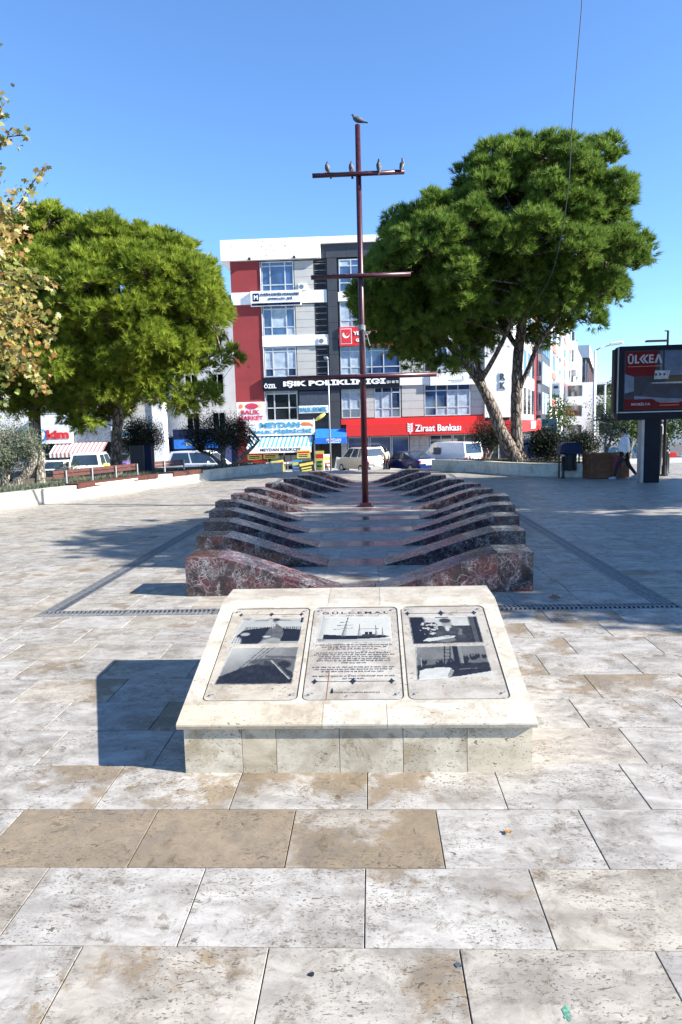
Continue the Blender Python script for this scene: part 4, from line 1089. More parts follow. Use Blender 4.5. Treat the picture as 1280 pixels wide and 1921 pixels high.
needle_mesh('crown', c2, M['pineL'], .33, 22, 20, .22, .024, (0, 0, 5.5), pl, .05)
hc = rel([h[:3] for h in HL], o1)
twigs('branches', [tuple(p) for q in br for p in q[3:]], hc, M['pinebark'], pl, .045)['kind'] = 'stuff'
twigs('twigs', hc, c2, M['pinebark'], pl, .016, seg=3)['kind'] = 'stuff'
low = [c for c in c2 if c[2] < 4.4]
needle_mesh('dry_needles', low[::3], M['deadneedle'], .45, 4, 12, .16, .012, (0, 0, 6), pl, 0, -.5)
# ---------- second left pine, mostly behind the plane tree
pb = empty('pine_tree', (-12.6, 25.5, .33), 0, 'pine at the left edge mostly hidden behind the yellowing plane tree', 'tree')
o2 = Vector((-12.6, 25.5, .33))
_, b1 = limb('trunk', rel([(-12.6, 25.5, .25), (-12.6, 25.5, 2), (-12.5, 25.5, 4.5), (-12.8, 25.6, 8)], o2), [.25, .21, .17, .06], M['pinebark'], pb)
cl3 = clumps_in([(-13.2,9.7),(-12.1,9.4),(-11.5,7.5),(-11.5,5.3),(-11.7,3.6),(-12.7,2.6),(-13.9,2.6),(-15.4,3.3),(-16.2,6.2),(-15.2,9.0)], 25.5, 2.6, .68, 170, .35, True, 2)
needle_mesh('crown', rel(cl3, o2), M['pineL'], .62, 34, 18, .25, .03, (0, 0, 5), pb, -.08)
twigs('twigs', [tuple(p) for p in b1[6:]], rel(cl3, o2), M['pinebark'], pb, .06)

# ---------- plane tree, autumn leaves reaching in from the left
pt = empty('plane_tree', (-10.9, 12.6, .33), 0, 'plane tree with yellow and orange autumn leaves overhanging from the left edge', 'tree')
o3 = Vector((-10.9, 12.6, .33))
_, c1_ = limb('trunk', rel([(-10.9, 12.6, .2), (-10.8, 12.6, 2), (-10.5, 12.7, 3.6), (-10.2, 12.8, 5.4), (-9.8, 12.9, 7.4), (-9.4, 13, 9.4)], o3), [.26, .22, .19, .14, .09, .04], M['olivebark'], pt)
PPL = [(-7.9,9.6),(-7.3,9.3),(-7.0,8.6),(-7.1,7.6),(-6.75,7.0),(-6.5,6.3),(-6.35,5.8),(-6.15,5.0),(-6.1,4.4),(-6.25,3.6),(-6.5,3.15),(-7.3,2.6),(-8.6,2.6),(-10.0,3.2),(-11.5,3.6),(-12.6,5),(-12.6,7.4),(-11,9.2),(-9.5,9.9)]
PPL = [(x-.22, z) for x, z in PPL]
cl4 = clumps_in(PPL, 13, 1.9, .40, 330, .12, False, 1.3)
sprays = [[(-7.3, 13, 7.0), (-6.9, 12.9, 7.2), (-6.45, 12.9, 7.28), (-6.12, 12.9, 7.3)], [(-7.2, 13, 8.0), (-6.9, 13, 8.6), (-6.75, 13, 8.9), (-6.6, 13, 8.92)], [(-7.0, 13, 6.1), (-6.5, 13, 6.05), (-6.2, 13, 6.4), (-5.88, 13, 6.75)],
          [(-7.0, 13, 5.0), (-6.5, 13, 4.9), (-6.1, 12.9, 4.8), (-5.8, 12.9, 4.7)], [(-6.9, 13, 3.6), (-6.5, 13, 3.2), (-6.3, 13, 3.0), (-6.2, 12.9, 2.75)], [(-7.0, 13, 4.2), (-6.5, 13, 4.1), (-6.1, 13, 3.9), (-5.9, 13, 3.8)],[(-7.2, 13, 7.4), (-6.9, 13, 7.9), (-6.65, 13, 8.0), (-6.6, 13, 7.7)]]
sp_ = []
for s_ in sprays:
    P = curve_pts(s_, 4); sp_ += [tuple(p) for p in P[3:]]
    MB().tube([p-o3 for p in P], [.012]*len(P), 5).build('branch', M['olivebark'], pt)
def ptone(p, t):
    # lower leaves are yellow to orange, the top stays greener
    return np.clip(t*.95+.14-.06*(p[:, 2]-4.6).clip(0, 9)+rng.normal(0, .16, len(t)), 0, 1)
leaf_mesh('crown', rel(cl4, o3), .24, 62, .115, M['plane'], pt, 'plane', .5, ptone)
leaf_mesh('hanging_spray', rel(sp_, o3), .07, 6, .105, M['plane'], pt, 'plane', .5, ptone)['kind'] = 'stuff'
twigs('twigs', [tuple(p) for p in c1_[8:]], rel(cl4, o3), M['olivebark'], pt, .05)

# ---------- olives and shrubs
def olive(base, label, trunks, crown_c, crown_r, n, per, size, mt, spread=.16, up=0, name='olive_tree', cat='tree'):
    root = empty(name, base, 0, label, cat); b = Vector(base); pts = []
    for P, rr in trunks:
        _, q = limb('trunk', rel(P, b), rr, M['olivebark'], root, 10, .15); pts += [tuple(p) for p in q[len(q)//3:]]
    C = []
    while len(C) < n:
        v = Vector([random.uniform(-1, 1) for _ in range(3)])
        if .25 < v.length < 1: C.append((crown_c[0]-b.x+v.x*crown_r[0], crown_c[1]-b.y+v.y*crown_r[1], crown_c[2]-b.z+v.z*crown_r[2]))
    leaf_mesh('crown', C, spread, per, size, mt, root, 'oval', -.2, None, .28)
    twigs('twigs', pts, C, M['olivebark'], root, .03, seg=4); return root
olive((-11.2, 21.5, .33), 'old grey olive tree with a thick gnarled trunk at the left edge behind the wall',
      [([(-11.65, 21.5, .25), (-11.7, 21.5, .8), (-11.6, 21.5, 1.3), (-11.8, 21.5, 1.9)], [.24, .17, .15, .07]), ([(-11.5, 21.4, .25), (-11.15, 21.4, .55), (-10.8, 21.4, .95), (-10.6, 21.4, 1.4)], [.22, .16, .15, .06]), ([(-10.75, 21.8, .25), (-10.7, 21.8, .8), (-10.6, 21.8, 1.4)], [.2, .16, .08])],
      (-11.9, 21.6, 1.62), (1.35, 1.0, .80), 190, 90, .085, M['olive'])
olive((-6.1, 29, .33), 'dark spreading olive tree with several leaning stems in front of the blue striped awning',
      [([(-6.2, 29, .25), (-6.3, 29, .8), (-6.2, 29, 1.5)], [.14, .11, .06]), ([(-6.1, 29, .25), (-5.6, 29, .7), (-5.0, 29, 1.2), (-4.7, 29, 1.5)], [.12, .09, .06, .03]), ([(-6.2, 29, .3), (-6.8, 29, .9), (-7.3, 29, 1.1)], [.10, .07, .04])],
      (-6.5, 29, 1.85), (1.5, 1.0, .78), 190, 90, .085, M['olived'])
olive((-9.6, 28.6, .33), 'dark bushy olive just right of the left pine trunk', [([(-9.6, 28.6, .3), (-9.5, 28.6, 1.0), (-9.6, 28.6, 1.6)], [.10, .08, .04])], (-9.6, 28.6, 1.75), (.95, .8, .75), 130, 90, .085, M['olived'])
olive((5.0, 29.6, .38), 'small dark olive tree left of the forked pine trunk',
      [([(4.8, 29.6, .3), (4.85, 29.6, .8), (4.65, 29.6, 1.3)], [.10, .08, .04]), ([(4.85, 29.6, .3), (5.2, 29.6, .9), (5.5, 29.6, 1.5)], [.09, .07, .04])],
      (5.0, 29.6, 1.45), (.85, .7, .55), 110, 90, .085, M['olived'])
olive((-10.6, 23.8, .33), 'small green shrub behind the end of the long bench', [([(-10.6, 23.8, .3), (-10.6, 23.8, .6)], [.04, .02])], (-10.6, 23.8, .62), (.6, .5, .35), 40, 50, .06, M['broad'], name='shrub', cat='shrub')
olive((7.0, 27.8, .38), 'dark spiky shrub on the bed right of the forked pine', [([(7.0, 27.8, .3), (7.0, 27.8, 1.2)], [.06, .03])], (7.0, 27.8, 1.05), (.7, .6, .6), 110, 70, .12, M['olived'], name='shrub', cat='shrub')
olive((8.6, 29.2, .0), 'dark leaning shrub between the pine and the white lamp post', [([(8.3, 29.2, 0), (8.5, 29.2, .9), (9.3, 29.2, 1.5)], [.06, .05, .03])], (8.7, 29.2, 1.0), (.8, .5, .4), 90, 70, .12, M['olived'], name='shrub', cat='shrub')

# ---------- trees outside the frame whose shade falls on the plaza
def shade_tree(base, h, cz, rx, ry, rz_, n, label):
    root = empty('plane_tree', base, 0, label, 'tree'); b = Vector(base)
    _, q = limb('trunk', [(0, 0, 0), (.1, 0, h*.3), (0, .1, h*.6), (.1, 0, h)], [.26, .2, .15, .05], M['olivebark'], root)
    C = []
    while len(C) < n:
        v = Vector([random.uniform(-1, 1) for _ in range(3)])
        if .3 < v.length < 1: C.append((v.x*rx, v.y*ry, cz+v.z*rz_))
    leaf_mesh('crown', C, .38, 46, .25, M['broad'], root, 'plane', .4)
    twigs('twigs', [tuple(p) for p in q[6:]], C, M['olivebark'], root, .05)
shade_tree((13.6, 8.9, 0), 9.5, 7.1, 4.6, 3.1, 2.8, 560, 'broad leaved tree right of the plaza shading the near ribs')
shade_tree((18.0, 16.9, 0), 11, 8.2, 5.4, 4.4, 3.0, 640, 'broad leaved tree right of the plaza shading the middle ribs')
shade_tree((14.2, 16.2, 0), 8.5, 6.4, 2.6, 3.6, 2.0, 330, 'smaller broad leaved tree right of the plaza beside the billboard')

shade_tree((15.6, 5.9, 0), 8.5, 6.2, 3.4, 2.5, 1.8, 190, 'airy broad leaved tree right of the plaza dappling the paving by the stand')
# ============================================================ BUILDINGS
M['palestripe'] = mat('faded_red_stripe', (.36, .17, .16), .7)
ZG = -1.2
def window(parent, x0, x1, z0, z1, Y, cols, zsplit=(.42,), mt='glass', depth=.10, T=None, curtains=(), fw_=.06, blind=None, topbar=None):
    """frame with mullions as one part, every pane its own sub-part; cols = fractions of the mullions"""
    fr = MB(T)
    fr.box(x0, x1, Y, Y+depth, z0, z0+fw_).box(x0, x1, Y, Y+depth, z1-fw_, z1).box(x0, x0+fw_, Y, Y+depth, z0+fw_, z1-fw_).box(x1-fw_, x1, Y, Y+depth, z0+fw_, z1-fw_)
    us = [0]+list(cols)+[1]; vs = [0]+list(zsplit)+[1]
    X = [x0+(x1-x0)*u for u in us]; Z = [z0+(z1-z0)*v for v in vs]
    for x in X[1:-1]: fr.box(x-fw_/2, x+fw_/2, Y+.005, Y+depth-.01, z0+fw_, z1-fw_)
    for z in Z[1:-1]:
        for a, b in zip(X, X[1:]): fr.box(a+fw_*.55, b-fw_*.55, Y+.012, Y+depth-.02, z-fw_/2, z+fw_/2)
    f = fr.build('window', M['frame'], parent)
    k = 0
    for i, (a, b) in enumerate(zip(X, X[1:])):
        for j, (c, d) in enumerate(zip(Z, Z[1:])):
            a_ = a+(fw_ if i == 0 else fw_/2); b_ = b-(fw_ if i == len(X)-2 else fw_/2); c_ = c+(fw_ if j == 0 else fw_/2); d_ = d-(fw_ if j == len(Z)-2 else fw_/2)
            p = MB(T).box(a_, b_, Y+depth*.5, Y+depth*.5+.02, c_, d_).build('pane', M['curtain'] if (i, j) in curtains or k in curtains else M[mt], f); k += 1
    return f
def panels(parent, x0, x1, z0, z1, ncol, nrow, Y, mt='panel', T=None, g=.018, depth=.06):
    for i in range(ncol):
        for j in range(nrow):
            a = x0+(x1-x0)*i/ncol+g/2; b = x0+(x1-x0)*(i+1)/ncol-g/2; c = z0+(z1-z0)*j/nrow+g/2; d = z0+(z1-z0)*(j+1)/nrow-g/2
            MB(T).box(a, b, Y-random.uniform(0, .006), Y+depth, c, d).build('panel', M[mt], parent)
def louvre(parent, x0, x1, z0, z1, Y, T=None, n=None):
    n = n or int((z1-z0)/.15)
    mb = MB(T).box(x0, x0+.04, Y, Y+.12, z0, z1).box(x1-.04, x1, Y, Y+.12, z0, z1)
    f = mb.build('vent_frame', M['darkpanel'], parent)
    for k in range(n):
        z = z0+(z1-z0)*(k+.2)/n
        MB(T).add([(x0+.04, Y, z), (x1-.04, Y, z), (x1-.04, Y+.09, z+.07), (x0+.04, Y+.09, z+.07), (x0+.04, Y, z-.02), (x1-.04, Y, z-.02), (x1-.04, Y+.09, z+.05), (x0+.04, Y+.09, z+.05)],
                  [(0,1,2,3),(7,6,5,4),(4,5,1,0)]).build('slat', M['lampgrey'] if k % 3 == 1 else M['darkpanel'], f)

bank = empty('office_building', (0, 54, ZG), 0, 'four storey white, red and grey office block facing the plaza behind the mast', 'building')
bank_T = None
class Off:  # everything of the block is given in world numbers, stored relative to its base
    pass
BT = Matrix.Translation((0, -54, -ZG))
def bb(name, mt, x0, x1, y0, y1, z0, z1, b=0): return box(name, M[mt], bank, x0, x1, y0, y1, z0, z1, b, BT)
bb('core_wall', 'darkpanel', -10.40, 10.7, 54.24, 66, ZG, 14.7)
bb('side_wall', 'whitewall', -10.48, -10.402, 54.2, 66, ZG, 14.7)
for i, (a, b) in enumerate(((ZG, 2.6), (2.603, 5.9), (5.903, 8.70), (8.703, 11.48))):
    bb('red_wall', 'redwall', -10.49, -8.20, 54.0, 54.24, a, b)
bb('red_wall', 'redwall', -10.49, -8.20, 54.0, 54.24, 12.40, 14.69)
bb('white_band', 'whitewall', -10.50, -3.15, 53.93, 54.238, 11.483, 12.397)
bb('white_band', 'whitewall', -8.22, -3.12, 53.93, 54.238, 8.28, 9.08)
bb('white_band', 'whitewall', -2.30, 4.1, 53.93, 54.238, 11.50, 12.18)
bb('parapet', 'whitewall', -11.15, -3.55, 53.72, 66.2, 14.72, 16.24, .02)
bb('parapet', 'whitewall', -3.545, 11.2, 53.78, 66.2, 15.75, 16.24, .02)
panels(bank, -3.15, 11.0, 14.73, 15.745, 9, 1, 54.0, 'darkpanel', BT)
bb('parapet_core', 'darkpanel', -3.54, 11, 54.07, 66, 14.73, 15.74)
FL = [(2.62, 5.07), (5.98, 8.25), (9.10, 11.42), (12.24, 14.62)]
for i, (a, b) in enumerate(FL):
    if i == 0:
        window(bank, -8.15, -5.66, a, b, 54.05, (.27, .73), (.40, .84), 'glassd', .1, BT, curtains=(2, 5, 8), fw_=.09)
    else:
        window(bank, -8.13, -5.65, a, b, 54.05, (.27, .73), (.28, .86), 'glass', .1, BT, curtains={1: (1, 4, 7, 3), 2: (4, 6), 3: ()}[i], fw_=.08)
    if i: louvre(bank, -4.10, -3.17, a, b, 54.05, BT)
    if i: panels(bank, -5.60, -4.13, a-.02, b, 1, 4, 54.05, 'panel' , BT)
panels(bank, -5.60, -3.2, 2.62, 4.85, 2, 4, 54.10, 'darkpanel', BT)
panels(bank, -3.10, -2.36, 1.6, 14.68, 1, 11, 53.86, 'darkpanel', BT, depth=.36)
# centre and right bays
window(bank, -2.25, -.74, 2.66, 5.03, 54.05, (.45,), (.30, .84), 'glass', .1, BT, curtains=(1, 4), fw_=.08)
panels(bank, -.72, .28, 2.66, 5.03, 1, 4, 54.05, 'panel', BT)
window(bank, .30, 2.34, 2.62, 4.98, 54.05, (.30, .66), (.30, .82), 'glass', .1, BT, curtains=(0, 3, 1, 4), fw_=.08)
window(bank, -2.25, 2.37, 5.97, 8.14, 54.05, (.17, .34, .52, .72), (.26, .82), 'glass', .1, BT, curtains=(0, 1, 3, 4), fw_=.08)
window(bank, -2.20, 2.37, 9.56, 11.45, 54.05, (.2, .4, .6, .8), (.28,), 'glass', .1, BT, curtains=(0, 1), fw_=.08)
window(bank, -2.20, 2.37, 12.2, 14.6, 54.05, (.2, .4, .6, .8), (.28, .8), 'glass', .1, BT, curtains=(2,), fw_=.08)
for i, (a, b) in enumerate(FL):
    panels(bank, 2.42, 4.12, a+.04, b-.02, 1, 4, 54.05, 'panel', BT)
    window(bank, 4.16, 7.70, a+.04, b, 54.05, (.26, .50, .73), (.27, .80), 'glass', .1, BT, curtains=((3, 6, 7, 9, 10) if i < 2 else (1,)), fw_=.08)
    panels(bank, 7.74, 8.72, a+.04, b, 1, 4, 54.05, 'panel', BT)
bb('white_band', 'whitewall', 2.29, 4.57, 53.93, 54.238, 5.06, 5.75)
bb('white_band', 'whitewall', 4.575, 8.6, 53.97, 54.238, 5.07, 5.9)
bb('white_band', 'whitewall', 2.42, 8.7, 53.93, 54.238, 8.27, 9.1)
bb('white_band', 'whitewall', 4.2, 8.7, 53.93, 54.238, 11.5, 12.2)
bb('corner_pylon', 'whitewall', 8.76, 10.9, 53.80, 54.238, 2.42, 14.7)
bb('red_strip', 'redsign', -2.31, 8.70, 53.95, 54.238, 2.17, 2.60)
# shop fronts of the bank
for (a, b) in ((-1.85, -.15), (-.10, 1.55), (1.60, 2.95)):
    window(bank, a, b, -1.18, 1.2, 54.10, (), (), 'glass' if a < 1 else 'glass', .08, BT, fw_=.06)
panels(bank, 3.0, 4.5, -1.18, 1.2, 2, 3, 54.05, 'concrete', BT)
for (a, b) in ((4.55, 6.3), (6.35, 8.1), (8.15, 9.9)):
    window(bank, a, b, -1.18, 1.2, 54.10, (.5,), (.7,), 'glassd', .08, BT, fw_=.05)
panels(bank, -2.36, -1.9, -1.18, 1.6, 1, 5, 54.02, 'panel', BT)
# fish shop fronts on the left
bb('shop_opening', 'black', -8.3, -4.6, 54.10, 54.238, -1.19, 1.4)
for x in (-8.25, -6.9, -5.6, -4.5): bb('shopfront_post', 'frame', x, x+.1, 54.0, 54.1, -1.19, 1.0)
for k in range(4): bb('cold_cabinet', 'lampgrey', -7.9+k*.8, -7.15+k*.8, 54.0, 54.09, -.9, -.1)
bb('doorway', 'black', -4.0, -2.45, 54.05, 54.238, -1.19, 1.5)
# wing along the side street, local frame: u along the street, v outwards (to the right), z
corner = Vector((10.9, 54.0, 0)); A_ = R(18.8)
ST = Matrix.Translation(corner) @ Matrix.Rotation(-A_, 4, 'Z')      # x -> outwards, y -> along the street
def sw(parent, name, mt, v0, v1, u0, u1, z0, z1, T): return MB(T @ ST).box(v0, v1, u0, u1, z0, z1).build(name, M[mt], parent)
sw(bank, 'side_street_wall', 'whitewall', -8, 0, .25, 15.9, ZG, 14.7, BT)
sw(bank, 'red_pier', 'redwall', -7.9, .10, 15.91, 16.9, ZG, 14.9, BT)
sw(bank, 'parapet', 'whitewall', -8, .4, .2, 17.0, 14.91, 16.2, BT)
for (z0, z1) in FL:
    for u in (6.2, 9.4, 12.6):
        f = sw(bank, 'window_frame', 'frame', .001, .10, u, u+2.2, z0, z1, BT)
        MB(BT @ ST).box(.101, .115, u+.12, u+2.08, z0+.1, z1-.1).build('pane', M['glassd'], f)
        
sw(bank, 'shop_window', 'glassd', .001, .06, 1.5, 15.5, -1.1, 1.2, BT)

# ---------- signs on the block (each a thing of its own)
def sign(name, label, x0, x1, y0, y1, z0, z1, mt, parts=(), cat='sign', rim=None, group=None):
    root = empty(name, ((x0+x1)/2, y1, z0), 0, label, cat, group); cx, cz = (x0+x1)/2, z0; by_ = y1
    MB().box(x0-cx, x1-cx, y0-by_, 0, 0, z1-z0, .015).build('box', M[mt], root)
    for p in parts:
        if p[0] == 't':   # text: (t, string, xc, zc, height, width, mat, bold)
            _, s_, xc, zc, hh, wd, mm_, bd = p
            text('lettering', s_, M[mm_], root, (xc-cx, y0-by_-.004, zc-cz), wd, hh, .03, (R(90), 0, 0), bd)
        elif p[0] == 'r': # rect
            _, a, b, c, d, mm_ = p[:6]; nm = p[6] if len(p) > 6 else 'panel_face'
            MB().box(a-cx, b-cx, y0-by_-.012, y0-by_-.001, c-cz, d-cz).build(nm, M[mm_], root)
        elif p[0] == 'p': # polygon
            _, pts, mm_ = p[:3]; nm = p[3] if len(p) > 3 else 'emblem'; off = p[4] if len(p) > 4 else .02
            MB().prism([(q[0]-cx, q[1]-cz) for q in pts], 'y', y0-by_-off, y0-by_-.001).build(nm, M[mm_], root)
    return root
def circ(cx, cz, rx, rz, n=20, a0=0, a1=360): return [(cx+rx*math.cos(R(a0+(a1-a0)*k/n)), cz+rz*math.sin(R(a0+(a1-a0)*k/n))) for k in range(n if a1-a0 == 360 else n+1)]
sign('shop_sign', 'white accountant sign with a navy strip below the top left windows', -8.97, -5.11, 53.72, 53.92, 11.30, 12.42, 'white',
     [('r', -8.9, -5.18, 11.34, 11.52, 'navy'), ('r', -8.80, -8.32, 11.66, 12.25, 'navy'), ('t', 'M', -8.56, 11.95, .34, .30, 'lbl', .03),
      ('t', 'EVRİM DEMİR MUHASEBE', -6.72, 12.17, .26, 2.95, 'navy', .0), ('t', 'SMMM LTD. ŞTİ.', -6.66, 11.82, .26, 1.9, 'navy', .0),
      ('r', -8.5, -7.6, 11.385, 11.47, 'lbl'), ('r', -6.7, -5.7, 11.385, 11.47, 'lbl')])
sign('shop_sign', 'red party sign with white crescent emblem half hidden by the right pine', -2.27, 2.2, 53.72, 53.92, 8.14, 9.54, 'redsign',
     [('r', -2.17, -1.33, 8.28, 9.42, 'lbl'), ('p', [(-2.13, 8.32), (-1.37, 8.32), (-1.37, 9.38), (-2.13, 9.38)], 'redsign', 'emblem_field', .02),
      ('p', circ(-1.76, 8.98, .27, .27, 14, 150, 380)+circ(-1.70, 9.03, .20, .2, 12, 20, -200)[:], 'lbl', 'emblem', .03), ('p', [(-1.95, 8.85), (-1.80, 8.90), (-1.45, 9.3), (-1.72, 8.98)], 'lbl', 'emblem', .032),
      ('r', -2.02, -1.48, 8.42, 8.50, 'lbl'), ('t', 'YENİDEN REFAH', .35, 9.10, .36, 3.1, 'lbl', .04), ('t', 'GAZİEMİR', -.15, 8.58, .32, 1.75, 'lbl', .04)])
sign('shop_sign', 'long black polyclinic sign with bold white letters crossing behind the mast', -8.33, 2.28, 53.74, 53.95, 4.90, 5.94, 'signblack',
     [('t', 'ÖZEL', -7.72, 5.30, .40, .95, 'lbl', .02), ('t', 'IŞIK POLİKLİNİĞİ', -2.75, 5.42, .62, 7.9, 'lbl', .05), ('t', '251 00 73', 1.72, 5.33, .20, .9, 'lbl', .02)])
sign('shop_sign', 'white sign with faint small print above the wide grey windows', 4.6, 8.56, 53.78, 53.96, 4.98, 5.92, 'white',
     [('r', 6.0, 7.2, 5.3, 5.36, 'p3'), ('r', 6.2, 7.0, 5.18, 5.23, 'p3'), ('p', circ(7.75, 5.55, .14, .14), 'teal')])
sign('bank_sign', 'long glossy red bank fascia with white wheat emblem and lettering', -1.9, 10.95, 53.35, 53.94, 1.25, 2.16, 'redsign',
     [('t', 'Ziraat Bankası', 5.12, 1.75, .52, 3.5, 'lbl', .02)]+
     [('p', [(3.0+sx*.02, 1.45+k*.17), (3.0+sx*.02, 1.58+k*.17), (3.0+sx*.20, 1.66+k*.17), (3.0+sx*.20, 1.54+k*.17)], 'lbl', 'emblem') for k in range(4) for sx in (-1, 1)]+[('p', [(2.97, 1.34), (3.03, 1.34), (3.03, 1.46), (2.97, 1.46)], 'lbl', 'emblem')])
sr = empty('bank_sign', (11.2, 55, 1.25), -A_, 'red bank sign box round the corner facing the side street', 'sign')
MB().box(.0, .7, -1.5, 14.8, 0, .95, .02).build('box', M['redsign'], sr)
MB().box(.0, .704, 6, 10, .2, .85).build('emblem_panel', M['lbl'], sr)
pk = sign('letter_sign', 'raised dark letters R and K on the white corner pylon', 9.80, 10.4, 53.77, 53.80, 4.50, 5.80, 'white', [('t', 'R', 10.1, 5.48, .52, .42, 'p1', .04), ('t', 'K', 10.1, 4.82, .52, .42, 'p1', .04)])
sign('shop_sign', 'white sign with red letters at the left corner of the red wall', -10.44, -8.24, 53.86, 53.99, 2.62, 4.10, 'white',
     [('p', circ(-9.25, 3.78, .52, .24), 'pink'), ('p', circ(-10.1, 3.78, .17, .17), 'orange'), ('p', circ(-8.6, 3.80, .14, .12), 'yellow'), ('t', 'BALIK', -9.35, 3.32, .36, 1.5, 'pink', .03), ('t', 'MARKET', -9.35, 2.86, .36, 1.95, 'pink', .03)])
sign('shop_sign', 'wide white fish restaurant sign with pale blue letters above the striped awning', -9.75, -4.36, 53.62, 53.85, 1.45, 2.60, 'white',
     [('t', 'MEYDAN', -7.05, 2.28, .42, 3.1, 'skyblue', .04), ('t', 'BALIK PİŞİRİCİSİ', -6.9, 1.77, .40, 4.6, 'skyblue', .04), ('p', [(-5.5, 2.3), (-5.25, 2.45), (-4.8, 2.42), (-4.5, 2.25), (-4.45, 2.1), (-4.7, 2.2), (-5.2, 2.18)], 'orange', 'fish_picture')])
sign('shop_sign', 'small blue lettered fish sandwich sign below the dark led panel', -5.58, -3.28, 53.88, 54.04, 3.13, 3.70, 'white', [('t', 'BALIK EKMEK', -4.43, 3.41, .34, 2.15, 'skyblue', .03)])
sign('led_panel', 'blank dark grey led screen beside the first floor window', -5.50, -3.28, 53.90, 54.06, 3.74, 4.82, 'p1', cat='screen')
fi = empty('fish_ornament', (-3.9, 53.9, 2.3), 0, 'yellow and white fish figure hanging above the blue canopy', 'ornament')
MB().tube([(-.4, 0, .25), (-.15, 0, .42), (.15, 0, .62), (.38, 0, .75)], [.05, .17, .15, .06], 10).build('body', M['yellow'], fi, True); MB().add([(-.4, 0, .3), (-.6, .02, .1), (-.55, 0, .45), (-.42, .03, .3)], [(0, 1, 2), (0, 2, 3)]).build('tail', M['white'], fi)
def awning(name, label, x0, x1, y0, y1, z0, z1, zv, ma, mb_, n, txt=None, ext=0.0):
    root = empty(name, ((x0+x1)/2, y1, z1), 0, label, 'awning'); cx = (x0+x1)/2
    for k in range(n):
        a = x0+(x1-x0)*k/n-cx; b = x0+(x1-x0)*(k+1)/n-cx
        sl_ = [(0, 0), (-(y1-y0)*.5, -(z1-z0)*.46), (-(y1-y0), -(z1-z0))]
        for (ya, za), (yb, zb) in zip(sl_, sl_[1:]):
            sh = lambda y: ext*(-y)/(y1-y0)
            MB().add([(a+sh(ya), ya, za), (b+sh(ya), ya, za), (b+sh(yb), yb, zb), (a+sh(yb), yb, zb), (a+sh(ya), ya, za-.02), (b+sh(ya), ya, za-.02), (b+sh(yb), yb, zb-.02), (a+sh(yb), yb, zb-.02)], [(3,2,1,0),(4,5,6,7),(0,4,7,3),(1,2,6,5),(3,7,6,2)]).build('cloth_stripe', M[ma if k % 2 else mb_], root)
        if not txt:
            ym = -(y1-y0); w0 = a+ext; w1 = b+ext; zb = -(z1-z0)
            MB().prism([(w0, zb-.0), (w1, zb-.0), (w1, zb-zv*.85), ((w0+w1)/2, zb-zv), (w0, zb-zv*.85)], 'y', ym-.012, ym).build('valance_stripe', M[ma if k % 2 else mb_], root)
    if txt:
        MB().box(x0-cx+ext, x1-cx+ext, -(y1-y0)-.02, -(y1-y0), -(z1-z0)-zv, -(z1-z0)).build('valance', M['white'], root)
        text('lettering', txt, M['navy'], root, (.1+ext, -(y1-y0)-.022, -(z1-z0)-zv/2), (x1-x0)*.62, zv*.6, .006, bold=.02)
    for x in (x0-cx+.1, x1-cx-.1): MB().tube([(x, -.05, -(z1-z0)*1.0), (x+ext, -(y1-y0)+.03, -(z1-z0)-.02)], .02, 6).build('arm', M['lampgrey'], root)
    return root
awning('shop_awning', 'blue and white striped awning with lettered valance at the fish shop', -9.4, -4.45, 52.3, 53.9, .60, 1.42, .44, 'skyblue', 'white', 30, 'MEYDAN BALIKÇISI', -.1)
cn = empty('shop_canopy', (-3.1, 54, .75), 0, 'bright blue cloth canopy with white lettering over the doorway', 'awning')
MB().add([(-1.2, -.05, 1.15), (1.2, -.05, 1.15), (1.2, -1.25, .45), (-1.2, -1.25, .45), (-1.2, -1.25, 0), (1.2, -1.25, 0), (-1.2, -.05, 0), (1.2, -.05, 0)], [(3,2,1,0),(4,5,2,3),(6,4,3,0),(5,7,1,2)]).build('cloth', M['blue'], cn)
text('lettering', 'MEYDAN', M['lbl'], cn, (.25, -1.256, .28), 1.1, .22, .006, bold=.02); MB().box(-.2, .75, -1.262, -1.252, .07, .13).build('small_print', M['lbl'], cn)
# price boards, crates and stands below
def board(x, y, z, w_, h, mt, rz, label, txt=None, tilt=0, tm='p0'):
    r = empty('price_board', (x, y, z), rz, label, 'sign'); T = Matrix.Rotation(tilt, 4, 'Y')
    MB(T).box(-w_/2, w_/2, -.02, .02, 0, h, .006).build('board', M[mt], r)
    MB(T).box(-w_/2+.04, w_/2-.04, -.024, -.0205, h*.62, h*.84).build('printed_band', M['redsign' if mt == 'yellow' else 'yellow'], r)
    if txt: 
        t = text('lettering', txt, M[tm], r, (0, -.026, h*.35), w_*.8, h*.30, .004, bold=.02)
    else:
        for q in range(2): MB(T).box(-w_*.38, w_*.3, -.024, -.0205, h*(.15+.22*q), h*(.27+.22*q)).build('printed_line', M[tm], r)
    return r
board(-9.0, 52.9, -.35, 1.1, .60, 'yellow', R(6), 'yellow price board hanging under the left end of the blue striped awning')
board(-7.7, 52.6, -.28, 1.15, .55, 'yellow', 0, 'yellow price board hanging under the middle of the blue striped awning')
board(-5.15, 52.25, -.28, 1.0, .60, 'yellow', 0, 'yellow price board under the right end of the blue striped awning')
board(-9.9, 50.9, -1.3, .9, .75, 'redsign', R(10), 'red price board standing at the far left of the fish stall', tm='lbl')
board(-8.4, 50.8, -1.3, 1.0, .95, 'redsign', R(-8), 'tilted red and yellow board in front of the fish stall', None, .12, 'lbl')
board(-6.9, 50.7, -1.3, 1.0, .95, 'yellow', R(5), 'tilted yellow and green board in front of the fish stall', None, -.12, 'green')
board(-5.5, 50.6, -1.3, .72, .95, 'skyblue', 0, 'blue board with a round anchor emblem beside the stall', None, 0, 'lbl')
